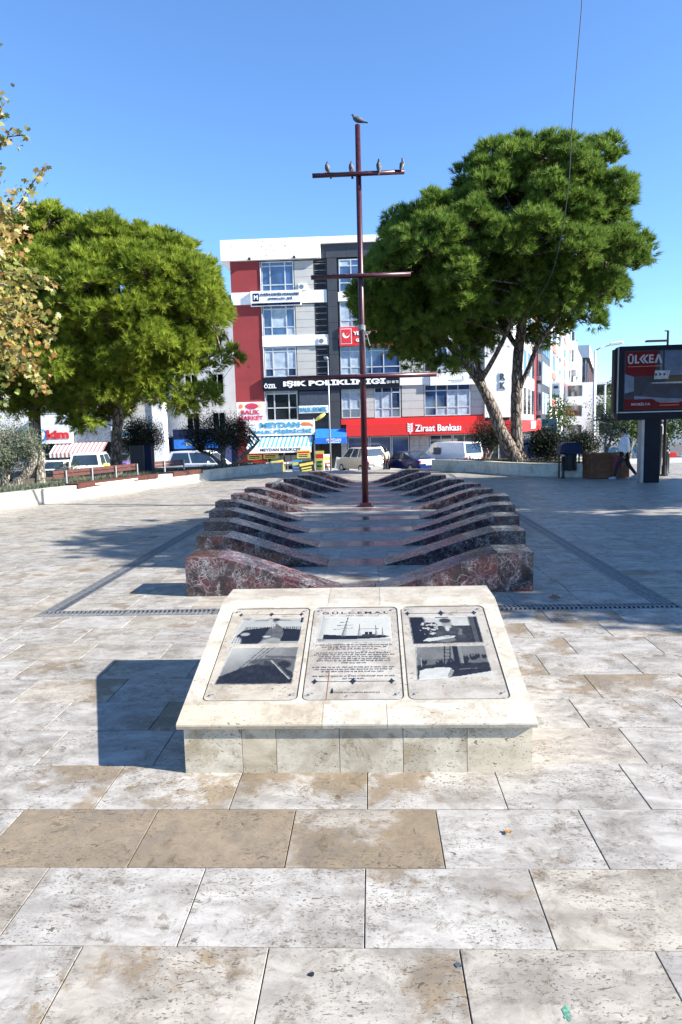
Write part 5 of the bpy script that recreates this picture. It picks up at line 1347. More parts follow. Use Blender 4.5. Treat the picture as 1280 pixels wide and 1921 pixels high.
board(-4.7, 50.5, -1.3, 1.1, .90, 'black', R(8), 'black board with slanted yellow print next to the anchor board', None, -.15, 'yellow')
board(-3.9, 51.8, -1.2, .65, 1.45, 'yellow', R(-4), 'tall yellow poster stand beside the doorway under the canopy', tm='green')
board(-3.3, 51.5, -1.2, .6, 1.2, 'white', R(12), 'pale printed stand beside the yellow poster stand', tm='orange')
board(-2.25, 51.2, -1.2, 1.1, .9, 'white', R(-6), 'white and blue leaning board left of the silver minivan', None, .2, 'blue')
for k in range(7):
    c = empty('fish_crate', (-9.3+k*.62, 52.6, -1.2), 0, 'foam fish crate in the row under the striped awning', 'crate', 'foam fish crates under the striped awning')
    MB().box(-.27, .27, -.2, .2, .5, .54).box(-.27, -.24, -.2, .2, .54, .64).box(.24, .27, -.2, .2, .54, .64).box(-.24, .24, -.2, -.17, .54, .64).box(-.24, .24, .17, .2, .54, .64).build('box', M['white'], c)
    MB().box(-.24, -.2, -.17, -.13, 0, .499).box(.2, .24, -.17, -.13, 0, .499).box(-.24, -.2, .13, .17, 0, .499).box(.2, .24, .13, .17, 0, .499).build('stand', M['lampgrey'], c)

# ---------- house behind, between the red wall and the left block
hb = empty('house', (-14.5, 58, -1.4), 0, 'white house with a grey tiled roof in the gap left of the red wall', 'building')
MB().box(-5, 3.4, 0, 8, 0, 13.2).build('wall', M['whitewall'], hb)
MB().add([(-5.6, -.8, 13.1), (3.7, -.8, 13.1), (3.7, 4, 15.2), (-5.6, 4, 15.2), (-5.6, -.8, 13.0), (3.7, -.8, 13.0), (3.7, 8.6, 13.1), (-5.6, 8.6, 13.1)], [(0,1,2,3),(4,5,1,0),(3,2,6,7),(1,5,6,2),(0,3,7,4),(4,7,6,5)]).build('roof', M['rooftile'], hb)
for k in range(3):
    for x in (-3.8, -1.0, 1.2): window(hb, x, x+1.1, 3.2+k*3.2, 4.9+k*3.2, -.04, (.5,), (), 'glassd', .08)
MB().box(-5, 3.4, -.06, -.01, 0, 2.9).build('lower_blue_band', M['navy'], hb)

# ---------- left block with the market
kb = empty('market_building', (-17.2, 44, -1.1), 0, 'low grey panelled block with the supermarket behind the left pines', 'building')
KT = Matrix.Translation((17.2, -44, 1.1))
box('wall', M['whitewall'], kb, -30, -13.30, 44.1, 44.9, -1.1, 8.8, 0, KT)
box('rear_wall', M['whitewall'], kb, -30, -17, 44.91, 56, -1.1, 8.8, 0, KT)
box('end_column', M['whitewall'], kb, -13.98, -13.28, 43.9, 44.09, -1.1, 8.8, 0, KT)
panels(kb, -16.6, -14.0, 2.0, 8.6, 2, 10, 44.02, 'panel', KT)
panels(kb, -24.0, -17.9, 5.6, 8.6, 4, 5, 44.02, 'panel', KT)
for x in (-21.5, -19.6, -17.6): window(kb, x, x+1.5, 3.3, 5.3, 44.0, (.5,), (), 'glassd', .08, KT)
box('fascia', M['p2'], kb, -22.2, -16.65, 43.75, 44.08, 1.42, 2.46, 0, KT)
box('shopfront', M['black'], kb, -22, -16.6, 43.98, 44.09, -1.09, 1.4, 0, KT)
box('shopfront', M['glassd'], kb, -16.5, -14.1, 43.98, 44.09, -1.09, 1.5, 0, KT)
sign('shop_sign', 'white supermarket sign with red lowercase letters and a blue ball', -21.5, -19.1, 43.45, 43.70, 1.39, 2.52, 'white',
     [('p', circ(-21.02, 1.93, .33, .38), 'blue'), ('p', circ(-21.08, 1.97, .25, .30), 'white', 'emblem', .026), ('p', circ(-21.22, 2.16, .14, .15), 'pink', 'emblem', .032), ('t', 'kim', -20.0, 1.98, .58, 1.45, 'redsign', .05)])
sign('shop_sign', 'white lawyer office sign above the supermarket sign', -21.6, -17.8, 43.72, 43.95, 2.50, 3.20, 'white', [('t', 'AVUKAT', -19.3, 3.0, .2, 1.4, 'p1', .0), ('t', 'Özgen GÜVEN', -19.3, 2.68, .2, 1.9, 'p1', .0)])
sign('shop_sign', 'small yellow sign beside the left pine trunk', -16.15, -15.3, 43.6, 43.95, 3.38, 3.86, 'yellow', [('t', 'ZA', -15.6, 3.62, .26, .36, 'p0', .03)])
sign('shop_sign', 'white square sign on the panels right of the left pine trunk', -16.1, -15.2, 43.6, 43.97, 1.62, 2.46, 'white', [('r', -16.0, -15.3, 1.75, 1.95, 'skyblue')])
awning('shop_awning', 'red and white striped awning of the supermarket behind the long bench', -20.3, -16.9, 42.5, 43.7, .80, 1.40, .30, 'palestripe', 'white', 26, None, .1)
sf = empty('shopfront_kiosk', (-11.9, 46, -1.2), 0, 'blue lettered kiosk front between the left block and the dark olive', 'kiosk')
MB().box(-1.4, 1.9, 0, 3, 0, 3.3).build('wall', M['navy'], sf); MB().box(-1.35, 1.6, -.06, -.001, 2.0, 2.62).build('sign_band', M['blue'], sf)
text('lettering', 'PUB', M['yellow'], sf, (-.1, -.065, 2.3), .8, .22, .01, bold=.02)
for k in range(5): MB().box(-1.25+k*.55, -.8+k*.55, -.05, -.001, .3, 1.7).build('window', M['glass'], sf)
cbx = empty('utility_cabinet', (-9.35, 27.6, .33), 0, 'dark grey and blue utility cabinet right of the left pine trunk', 'cabinet')
MB().box(-.45, .15, 0, .5, 0, 1.1, .02).build('body', M['darkpanel'], cbx); MB().box(.152, .42, .02, .48, 0, 1.08, .02).build('side_unit', M['navy'], cbx)

# ---------- street on the right, in the frame of the side street
def block(name, label, u0, u1, v0, depth, z1, mt, base=-1.2):
    p = ST @ Vector((v0, u0, base)); root = empty(name, p, -A_, label, 'building'); T = Matrix.Identity(4)
    MB().box(-depth, 0, 0, u1-u0, 0, z1-base).build('wall', M[mt], root); return root, u1-u0, z1-base
r1, L1, H1 = block('apartment_building', 'dark bay fronted building next to the red bank corner', 17.2, 26.6, .55, 10, 13.5, 'darkpanel')
for k in range(4):
    MB().box(-.9, -.01, -.05, -.001, 1+k*3.4, 3.6+k*3.4).build('window', M['glass'], r1); MB().box(-9.9, .03, -.10, -.06, .5+k*3.4, .95+k*3.4).build('white_band', M['panel'], r1)
    for u in (.6, 3.6, 6.4): MB().box(.001, .06, u, u+2.4, 4+k*3.0, 6.2+k*3.0).build('window', M['curtain' if k < 2 else 'glass'], r1)
r2, L2, H2 = block('apartment_building', 'white building with red arched panels along the side street', 26.9, 70, .6, 12, 18.8, 'whitewall')
M['redpale'] = mat('faded_red_panel', (.45, .14, .11), .7)
for k in range(5):
    for u in (3, 13, 23, 36):
        MB().box(.001, .08, u, u+4.5, 3.0+k*3.1, 5.0+k*3.1).build('window', M['glassd'], r2)
        MB().prism([(u-.3, 2.0+k*3.1), (u+4.8, 2.0+k*3.1), (u+4.8, 2.6+k*3.1), (u+2.25, 2.95+k*3.1), (u-.3, 2.6+k*3.1)], 'x', .001, .10).build('red_panel', M['redpale'], r2)
    MB().box(.001, 1.3, 30.2, 34.5, 2.0+k*3.1, 2.9+k*3.1).build('balcony', M['whitewall'], r2)
    MB().box(.001, .5, 9, 12, 2.0+k*3.1, 2.8+k*3.1).build('balcony', M['whitewall'], r2)
r3, L3, H3 = block('apartment_building', 'grey apartment house with stacked balconies further down the side street', 72, 108, .9, 12, 15.6, 'panel')
for k in range(4):
    MB().box(-1.2, .45, -1.4, -.01, 1.6+k*3.1, 2.7+k*3.1).build('balcony', M['lampgrey' if k % 2 else 'p2'], r3); MB().box(-1.0, -.2, -.05, -.002, 2.9+k*3.1, 4.4+k*3.1).build('window', M['glassd'], r3)
    MB().box(.001, .8, 8, 14, 2+k*3.1, 3+k*3.1).build('balcony', M['whitewall'], r3)
r4, L4, H4 = block('office_building', 'dark glass office house with a white curved roof down the side street', 116, 199, 1.3, 14, 16.5, 'darkpanel')
for k in range(4): MB().box(-1.6, -.1, -.1, -.01, 2+k*3.8, 5.2+k*3.8).build('window', M['glass'], r4)
for k in range(9): MB().box(.001, .5, 4+k*9, 5.2+k*9, 1, 16.8).build('fin', M['redpale' if k % 2 else 'lampgrey'], r4)
V = []; n = 14
for j in range(n+1):
    t = j/n; zz = 18.0+2.6*(1-t**1.7)*1; V += [(-14, t*83, zz), (.9, t*83, zz), (.9, t*83, 17.75), (-14, t*83, 17.75)]
F = []
for j in range(n): F += [(4*j+1, 4*j, 4*j+4, 4*j+5), (4*j+2, 4*j+1, 4*j+5, 4*j+6)]
F += [(0, 1, 2, 3)]
MB().add(V, F).build('curved_roof', M['whitewall'], r4)
# chimneys / roof boxes of the stepped grey house
for k, (u, z) in enumerate(((3, 24.0), (13, 23.6))): MB().box(-3, -.1, u, u+4, H3+.01, H3+z-22).build('roof_room', M['p2'], r3)
r5, L5, H5 = block('apartment_building', 'pale distant apartment block at the end of the side street', 212, 260, 1.6, 14, 14, 'whitewall')
for k in range(4): MB().box(.001, .1, 5, 40, 3+k*4, 5+k*4).build('window_row', M['glassd'], r5)
# street shop signs near the corner
ts = empty('street_sign', tuple(ST @ Vector((1.1, 18.5, .95))), -A_, 'teal projecting sign box beside the red bank corner', 'sign')
MB().box(-.9, .9, 0, .3, 0, 1.35, .02).build('box', M['teal'], ts); MB().box(-.5, .2, -.015, -.001, .5, .62).build('lettering', M['lbl'], ts)
ts = empty('street_sign', tuple(ST @ Vector((1.4, 27, 4.6))), -A_, 'white and green sign with small dark symbols on the street corner', 'sign')
MB().box(-.6, .3, 0, .3, 0, 1.7, .02).build('box', M['white'], ts); MB().box(-.4, .1, -.02, -.001, 1.1, 1.4).build('symbol', M['p1'], ts); MB().box(-.55, .25, -.02, -.001, .15, .4).build('green_strip', M['green'], ts)
ts = empty('street_sign', tuple(ST @ Vector((1.6, 44, 3.2))), -A_, 'round red sign hanging over the side street', 'sign')
MB().lathe([(.55, -.05), (.55, .05)], axis='y', seg=20).build('disc', M['redsign'], ts)
# far hill and street trees
hl = MB(); n = 40
V = []
for j in range(n+1):
    x = -2500+5000*j/n; h_ = 150+90*math.sin(j*.55+1)+60*math.sin(j*1.3); V += [(x, 3200, -5), (x, 3200+700, max(40, h_))]
hl.add(V, [(2*j, 2*j+2, 2*j+3, 2*j+1) for j in range(n)]); h = hl.build('hill', M['hill']); tag(h, kind='structure')
def street_tree(x, y, z, h, r, label, mt='broad', n=110, size=.22):
    root = empty('street_tree', (x, y, z), 0, label, 'tree')
    _, q = limb('trunk', [(0, 0, 0), (.1, 0, h*.3), (0, 0, h*.6), (.1, 0, h*.85)], [.2, .15, .12, .05], M['olivebark'], root, 8)
    C = []
    while len(C) < n:
        v = Vector([random.uniform(-1, 1) for _ in range(3)])
        if .2 < v.length < 1: C.append((v.x*r, v.y*r, h*.66+v.z*h*.36))
    leaf_mesh('crown', C, .35, 22, size, M[mt], root, 'oval', .1, None, .5)
street_tree(14.6, 40, -.6, 3.6, 1.7, 'dark leafy street tree behind the wooden planter')
street_tree(17.4, 42, -.6, 4.0, 2.0, 'dark leafy street tree left of the billboard post')
street_tree(22, 60, -1.2, 6.5, 3.4, 'large dark tree down the street behind the billboard')
street_tree(27, 58, -1.2, 6.0, 3.2, 'broad dark tree at the right edge behind the billboard')
street_tree(19.5, 78, -1.3, 6.0, 3.0, 'distant dark tree at the mouth of the side street', n=130, size=.3)
street_tree(33, 85, -1.3, 9.0, 5.0, 'tall distant tree at the far right behind the cars', n=160, size=.35)
# buildings far right, hidden behind the billboard, close the view of the street
fb = empty('apartment_building', (33, 100, -1.5), R(-20), 'pale apartment block behind the trees at the right edge', 'building')
MB().box(-10, 14, 0, 12, 0, 9).build('wall', M['whitewall'], fb)
for k in range(3):
    for x in range(-9, 13, 4): MB().box(x, x+2, -.08, -.001, 1.5+k*2.8, 3+k*2.8).build('window', M['glassd'], fb)
fb = empty('apartment_building', (-34, 58, -1.5), 0, 'pale block far left behind the yellowing plane tree', 'building')
MB().box(-14, 10, 0, 12, 0, 10).build('wall', M['whitewall'], fb)
for k in range(3):
    for x in range(-12, 9, 4): MB().box(x, x+2, -.08, -.001, 2.5+k*2.8, 4+k*2.8).build('window', M['glassd'], fb)

# wear and fittings on the office block
mb = MB(BT); 
for k in range(46):
    x = random.choice([random.uniform(-10.8, -3.8), random.gauss(-8.2, 1.1)]); z = random.uniform(14.95, 16.1) if k % 3 else random.gauss(15.5, .12); w_ = random.uniform(.03, .16); h_ = random.uniform(.015, .05)
    mb.add([(x, 53.7165, z), (x+w_, 53.7165, z+random.uniform(-.02, .02)), (x+w_*.8, 53.7165, z+h_), (x+.1*w_, 53.7165, z+h_*.8)], [(0, 1, 2, 3)])
tag(mb.build('peeling_paint', M['p2'], bank), kind='stuff')
for (x, z) in ((-9.0, 14.55), (-5.6, 14.55)):
    MB(BT).box(x, x+.16, 53.45, 53.71, z+.17, z+.30).build('floodlight', M['black'], bank)
def aircon(x, z, y=53.86):
    f = MB(BT).box(x, x+.62, y, y+.28, z, z+.48, .02).build('air_conditioner', M['lbl'], bank)
    MB(BT).lathe([(.18, -.012), (.18, 0)], x+.24, y-.002, z+.24, 14, 'y').build('fan_grille', M['p2'], f)
for x, z in ((-3.9, 8.35), (3.0, 11.6), (5.6, 8.36), (-5.3, 12.42)): aircon(x, z)
MB(BT).tube([(-8.19, 53.97, 2.6), (-8.19, 53.97, 14.6)], .04, 6).build('downpipe', M['lampgrey'], bank)
MB(BT).tube([(8.73, 53.95, -1.1), (8.73, 53.95, 14.6)], .04, 6).build('downpipe', M['lampgrey'], bank)
# ============================================================ VEHICLES
def car(label, loc, rz, L_, W_, H_, prof, green, paint, kind='car', glassm='glassd', side_windows=((.0, .48), (.52, .95)), rear_glass=True, roofrack=False, cargo=False, name='parked_car'):
    """prof: lower body side outline (x,z); green: upper body outline (x,z), first and last points lie on the belt line"""
    root = empty(name, loc, rz, label, kind)
    hw = W_/2
    def loft(outline, ys, nm, mt):
        V = []; n = len(outline)
        cxm = sum(p[0] for p in outline)/n
        for (y, sx, top) in ys:
            for (x, z) in outline: V.append(((x-cxm)*sx+cxm, y, z if z < top else top+(z-top)*.6))
        F = [tuple(range(n-1, -1, -1)), tuple(range((len(ys)-1)*n, len(ys)*n))]
        for k in range(len(ys)-1):
            for i in range(n): j = (i+1) % n; F.append((k*n+i, k*n+j, (k+1)*n+j, (k+1)*n+i))
        mb = MB().add(V, F); return mb.build(nm, mt, root)
    zt = max(z for x, z in prof)
    loft(prof, [(-hw, .965, zt-.10), (-hw+.07, .992, zt-.02), (-hw+.18, 1, 9), (hw-.18, 1, 9), (hw-.07, .992, zt-.02), (hw, .965, zt-.10)], 'body', paint)
    zb = min(z for x, z in green); ztop = max(z for x, z in green)
    def gy(z): return (hw-.04)-(z-zb)*(.22 if not cargo else .07)
    V = [(x, -gy(z), z) for x, z in green]+[(x, gy(z), z) for x, z in green]; n = len(green)
    F = [tuple(range(n)), tuple(range(2*n-1, n-1, -1))]+[(i, n+i, n+(i+1) % n, (i+1) % n) for i in range(n)]
    MB().add(V, F).build('cabin', paint, root)
    # windscreen / rear window follow the first and last slope of the cabin outline
    def slope_glass(a, b, nm, inset=.10):
        (xa, za), (xb, zb_) = a, b; d = Vector((xb-xa, 0, zb_-za)); nrm_ = Vector((-d.z, 0, d.x)).normalized(); sgn = 1 if nrm_.x*(xa-sum(p[0] for p in green)/n) > 0 else -1
        o_ = nrm_*sgn*.006; p = [];
        for t, s_ in ((.1, -1), (.1, 1), (.9, 1), (.9, -1)):
            x = xa+d.x*t; z = za+d.z*t; p.append((x+o_.x, s_*(gy(z)-inset), z+o_.z))
        MB().add(p, [(0, 1, 2, 3)]).build(nm, M[glassm], root)
    slope_glass(green[0], green[1], 'windscreen')
    if rear_glass: slope_glass(green[-1], green[-2], 'rear_window')
    xr0, xr1 = min(x for x, z in green), max(x for x, z in green)
    def xlim(z):
        xs = []
        for i in range(n-1):
            (a, za), (b, zb_) = green[i], green[i+1]
            if min(za, zb_) <= z <= max(za, zb_) and abs(za-zb_) > 1e-4: xs.append(a+(b-a)*(z-za)/(zb_-za))
        return (min(xs), max(xs)) if len(xs) > 1 else (xr0, xr1)
    z0 = zb+.06; z1 = ztop-.10
    for s_ in (-1, 1):
        for (u0, u1) in side_windows:
            p = []
            for z, u in ((z0, u0), (z0, u1), (z1, u1), (z1, u0)):
                a, b = xlim(z); a += .09; b -= .09; p.append((a+(b-a)*u, s_*(gy(z)+.006), z))
            MB().add(p, [(0, 1, 2, 3)] if s_ < 0 else [(3, 2, 1, 0)]).build('side_window', M[glassm], root)
    xf = min(x for x, z in prof); xb_ = max(x for x, z in prof)
    for s_ in (-1, 1):
        for x in (xf+L_*.19, xb_-L_*.20):
            wr = .31; wh = MB().lathe([(wr*.6, -.1), (wr*.93, -.1), (wr, -.06), (wr, .06), (wr*.93, .1), (wr*.6, .1)], x, s_*(hw-.09), wr, 18, 'y').build('wheel', M['tyre'], root)
            MB().lathe([(.03, -.012), (wr*.58, -.012), (wr*.6, .0)], x, s_*(hw+.012) if s_ > 0 else s_*(hw+.0), wr, 12, 'y').build('rim', M['rim'], wh)
        MB().box(xf-.015, xf+.14, s_*hw*.62-.2, s_*hw*.62+.2, .58, .74, .02).build('headlight', M['curtain'], root)
        MB().box(xb_-.08, xb_+.012, s_*(hw-.17)-.07, s_*(hw-.17)+.07, .65, 1.0 if cargo or kind != 'car' else .85, .01).build('taillight', M['redsign'], root)
        x_, _ = xlim(zb+.02); MB().ell((xf+L_*.33, s_*(hw+.09), zb+.10), (.06, .10, .07), 8, 6).build('mirror', paint, root)
    MB().box(xf-.05, xf+.1, -hw*.9, hw*.9, .26, .46, .04).build('bumper', M['black'], root); MB().box(xb_-.1, xb_+.05, -hw*.9, hw*.9, .26, .48, .04).build('bumper', paint, root)
    MB().box(xb_+.051, xb_+.06, -.25, .25, .52, .63).build('number_plate', M['white'], root)
    if roofrack:
        for s_ in (-1, 1): MB().tube([(xf+L_*.42, s_*hw*.72, H_+.0), (xf+L_*.45, s_*hw*.72, H_+.07), (xb_-.5, s_*hw*.72, H_+.07), (xb_-.4, s_*hw*.72, H_+.0)], .02, 6).build('roof_rail', M['black'], root)
    return root
PW = mat('white_car_paint', (.78, .79, .80), .25, var=.03); PS = mat('silver_car_paint', (.42, .41, .39), .28, .5, var=.05); PBl = mat('dark_blue_car_paint', (.008, .02, .10), .18, .2); PG = mat('grey_car_paint', (.12, .13, .14), .25, .3); PR = mat('red_car_paint', (.35, .02, .02), .25, .1); PSB = mat('pale_blue_car_paint', (.30, .42, .55), .3, .1)
sedan_p = [(-2.15, .25), (-2.2, .55), (-2.1, .72), (-1.2, .90), (1.55, .95), (2.1, .90), (2.2, .62), (2.15, .25)]
sedan_g = [(-1.15, .89), (-.35, 1.38), (.2, 1.43), (.85, 1.40), (1.65, .94)]
mpv_p = [(-2.0, .28), (-2.1, .6), (-2.0, .82), (-1.25, 1.05), (2.0, 1.10), (2.1, .7), (2.05, .28)]
mpv_g = [(-1.25, 1.04), (-.55, 1.68), (-.1, 1.78), (1.7, 1.76), (2.0, 1.09)]
van_p = [(-2.25, .28), (-2.35, .65), (-2.25, 1.0), (-1.75, 1.15), (2.3, 1.15), (2.35, .6), (2.3, .28)]
van_g = [(-1.8, 1.14), (-1.15, 1.85), (-.8, 1.98), (2.1, 1.98), (2.3, 1.14)]
ZS = lambda y: -1.12-.22*(y-45)/6.2
car('silver minivan with roof rails parked left of the mast foot', (-.75, 49.0, ZS(48.2)), R(-57), 4.2, 1.72, 1.78, mpv_p, mpv_g, PS, 'car', roofrack=True, side_windows=((.0, .30), (.34, .62), (.66, .97)))
car('dark blue sedan parked between the silver minivan and the white van', (2.5, 48.2, ZS(47.6)), R(-54), 4.3, 1.7, 1.43, sedan_p, sedan_g, PBl)
v = car('white delivery van with a dark print on its side in front of the bank', (5.6, 48.9, ZS(48.2)), R(-54), 4.6, 1.75, 1.98, van_p, van_g, PW, 'van', cargo=True, side_windows=((.02, .20),), rear_glass=True, name='delivery_van')
MB().box(-.85, -.15, -.90, -.875, 1.15, 1.62).build('print_panel', M['p1'], v)
car('white minivan seen from behind in front of the supermarket', (-15.4, 37.5, -.85), R(-80), 4.2, 1.75, 1.78, mpv_p, mpv_g, PW, 'car')
car('white car parked behind the short bench and the dark olive', (-9.7, 39.5, -.95), R(170), 4.3, 1.75, 1.78, mpv_p, mpv_g, PW, 'car')
car('grey car mostly hidden behind the old olive tree', (-19.5, 36, -.8), R(-75), 4.2, 1.7, 1.43, sedan_p, sedan_g, PG)
car('white car parked at left behind the end of the long bench', (-17.9, 38.5, -.9), R(-80), 4.2, 1.7, 1.43, sedan_p, sedan_g, PW)
car('pale blue car on the street behind the person in the white jacket', (15.8, 44, ZS(44)), R(-60), 4.2, 1.7, 1.43, sedan_p, sedan_g, PSB)
car('grey car on the street seen right of the billboard post', (22.2, 46, ZS(46)), R(20), 4.2, 1.7, 1.43, sedan_p, sedan_g, PG)
car('dark red car at the right edge of the street', (19.3, 50, ZS(50)), R(15), 4.2, 1.7, 1.43, sedan_p, sedan_g, PR)
car('white car far down the side street', (16.5, 62, -1.47), R(-70), 4.2, 1.7, 1.43, sedan_p, sedan_g, PW)
car('white minivan far down the side street behind the wooden planter', (21.5, 78, -1.47), R(-70), 4.2, 1.7, 1.78, mpv_p, mpv_g, PW)
fs = empty('fruit_stand', (-13.9, 36.5, -.6), 0, 'fruit stand with yellow produce and a purple crate behind the long bench', 'stall')
MB().box(-.9, .9, -.3, .4, 0, .72).build('table', M['planterwood'], fs); MB().box(.35, .85, -.3, .2, .73, .98, .02).build('purple_crate', mat('purple_crate', (.16, .08, .42), .5), fs)
mb = MB()
for k in range(30): mb.ell((-.8+1.0*random.random(), -.25+.5*random.random(), .78+.12*random.random()), (.07, .07, .07), 8, 6)
tag(mb.build('fruit', M['yellow'], fs, True), kind='stuff')

# ============================================================ PEOPLE
def skin_body(name, verts, edges, radii, mt, parent, root_i=0, sub=1):
    me = bpy.data.meshes.new(name); me.from_pydata(verts, edges, []); o = bpy.data.objects.new(name, me); link(o)
    o.modifiers.new('s', 'SKIN'); sv = me.skin_vertices[0].data
    for i, r in enumerate(radii):
        r = r if hasattr(r, '__len__') else (r, r); sv[i].radius = r; sv[i].use_root = (i == root_i)
    ss = o.modifiers.new('u', 'SUBSURF'); ss.levels = sub; ss.render_levels = sub
    dg = bpy.context.evaluated_depsgraph_get(); m2 = bpy.data.meshes.new_from_object(o.evaluated_get(dg))
    bpy.data.objects.remove(o); bpy.data.meshes.remove(me)
    m2.materials.clear(); m2.materials.append(mt); m2.polygons.foreach_set('use_smooth', [True]*len(m2.polygons))
    r = bpy.data.objects.new(name, m2); return link(r, parent)
def person(loc, rz, label, h=1.68, stride=.0, top='jacketw', legs='trouser', hairlen=.0, arm=(.1, .1), lean=0, bag=False, hood=False, group=None, puff=1.0, skirt=False):
    """faces +y; x is to its right"""
    root = empty('person', loc, rz, label, 'person'); s = h/1.70
    S = lambda *p: (p[0]*s, p[1]*s, p[2]*s)
    st = stride; hipz = .90-.04*st
    J = {}
    J['pel'] = (0, 0, hipz); J['wai'] = (0, .01+lean*.1, 1.08); J['che'] = (0, .0+lean*.25, 1.30); J['nek'] = (0, .01+lean*.4, 1.46); J['hd0'] = (0, .03+lean*.5, 1.54); J['hd1'] = (0, .045+lean*.55, 1.63)
    for sd, n_, f in ((-1, 'l', st), (1, 'r', -st)):
        J['hip'+n_] = (sd*.095, 0, hipz-.03); J['kne'+n_] = (sd*.10, f*.22+.04, .49); J['ank'+n_] = (sd*.10, f*.42-(.06 if f < 0 else 0), .09+(.07 if f < -.3 else 0)); J['toe'+n_] = (sd*.12, f*.42+.15, .035+(.0 if f > -.3 else .01))
        a = arm[0 if sd < 0 else 1]
        J['sho'+n_] = (sd*.185, lean*.32, 1.39); J['elb'+n_] = (sd*.25, -f*.12+lean*.3, 1.12); J['wri'+n_] = (sd*.255, -f*.10+a*.5+lean*.3, .88+a*.35); J['han'+n_] = (sd*.25, -f*.10+a*.6+lean*.3, .80+a*.42)
    order = ['pel', 'wai', 'che', 'nek', 'hd0', 'hd1', 'hipl', 'knel', 'ankl', 'toel', 'hipr', 'kner', 'ankr', 'toer', 'shol', 'elbl', 'wril', 'hanl', 'shor', 'elbr', 'wrir', 'hanr']
    E_ = [('pel', 'wai'), ('wai', 'che'), ('che', 'nek'), ('nek', 'hd0'), ('hd0', 'hd1'), ('pel', 'hipl'), ('hipl', 'knel'), ('knel', 'ankl'), ('ankl', 'toel'), ('pel', 'hipr'), ('hipr', 'kner'), ('kner', 'ankr'), ('ankr', 'toer'), ('che', 'shol'), ('shol', 'elbl'), ('elbl', 'wril'), ('wril', 'hanl'), ('che', 'shor'), ('shor', 'elbr'), ('elbr', 'wrir'), ('wrir', 'hanr')]
    RR = dict(pel=.125, wai=.115, che=.13, nek=.052, hd0=.082, hd1=.088, hip=.085, kne=.058, ank=.038, toe=.036, sho=.058, elb=.042, wri=.028, han=.034)
    idx = {k: i for i, k in enumerate(order)}
    V = [S(*J[k]) for k in order]
    skin_body('body', V, [(idx[a], idx[b]) for a, b in E_], [RR[k[:3]]*s for k in order], M['skin'], root)
    # fingers and thumb, face
    mb = MB()
    for n_, sd in (('l', -1), ('r', 1)):
        hp = Vector(J['han'+n_])
        for k in range(4):
            y = (k-1.5)*.018; L_ = (.065, .075, .07, .055)[k]; b = hp+Vector((0, y, -.025)); mb.tube([S(*b), S(*(b+Vector((-sd*.006, .004, -L_*.55)))), S(*(b+Vector((-sd*.02, .012, -L_))))], [.0085*s, .008*s, .006*s], 6)
        b = hp+Vector((0, .03, .0)); mb.tube([S(*b), S(*(b+Vector((-sd*.012, .025, -.03)))), S(*(b+Vector((-sd*.02, .03, -.055))))], [.010*s, .009*s, .007*s], 6)
    mb.build('fingers', M['skin'], root, True)['kind'] = 'stuff'
    hd = Vector(J['hd1']); fz = .105
    mb = MB().tube([S(hd.x, hd.y+fz-.02, hd.z-.0), S(hd.x, hd.y+fz+.012, hd.z-.035)], [.008, .014], 6); mb.build('nose', M['skin'], root, True)
    for sd in (-1, 1):
        MB().ell(S(hd.x+sd*.032, hd.y+fz-.022, hd.z+.005), (.011, .006, .007), 8, 6).build('eye', M['black'], root, True); MB().ell(S(hd.x+sd*.088, hd.y-.01, hd.z-.02), (.012, .022, .032), 8, 6).build('ear', M['skin'], root, True)
    MB().box(-.022, .022, (hd.y+fz-.03)*s, (hd.y+fz-.012)*s, (hd.z-.072)*s, (hd.z-.062)*s).build('mouth', M['maroon'], root)
    mb = MB(); mb.ell(S(hd.x, hd.y-.022, hd.z+.03), (.098*s, .108*s, .098*s), 14, 10)
    if hairlen: mb.tube([S(hd.x, hd.y-.06, hd.z+.04), S(hd.x, hd.y-.10, hd.z-.08), S(hd.x, hd.y-.10, hd.z-.08-hairlen)], [.07, .085, .05], 12)
    mb.build('hair', M['hair'], root, True)
    # coat over torso and arms, trousers over legs
    cu = ['pel', 'wai', 'che', 'nek', 'shol', 'elbl', 'wril', 'shor', 'elbr', 'wrir']; ci = {k: i for i, k in enumerate(cu)}; J2 = dict(J); J2['nek'] = (J['nek'][0], J['nek'][1], J['nek'][2]-.02); J2['pel'] = (0, 0, hipz-.02)
    CR = dict(pel=.165*puff, wai=.152*puff, che=.165*puff, nek=.085, sho=.088*puff, elb=.070*puff, wri=.052*puff)
    skin_body('coat', [S(*J2[k]) for k in cu], [(ci[a], ci[b]) for a, b in (('pel', 'wai'), ('wai', 'che'), ('che', 'nek'), ('che', 'shol'), ('shol', 'elbl'), ('elbl', 'wril'), ('che', 'shor'), ('shor', 'elbr'), ('elbr', 'wrir'))], [CR[k[:3]]*s for k in cu], M[top], root, 0, 2)
    if hood: MB().ell(S(0, lean*.4-.06, 1.47), (.15*s, .11*s, .075*s), 14, 8).build('hood', M[top], root, True)
    lu = ['pel', 'hipl', 'knel', 'ankl', 'hipr', 'kner', 'ankr']; li = {k: i for i, k in enumerate(lu)}; LR = dict(pel=.14, hip=.10, kne=.072, ank=.052)
    skin_body('trousers', [S(*J[k]) for k in lu], [(li[a], li[b]) for a, b in (('pel', 'hipl'), ('hipl', 'knel'), ('knel', 'ankl'), ('pel', 'hipr'), ('hipr', 'kner'), ('kner', 'ankr'))], [LR[k[:3]]*s for k in lu], M[legs], root)
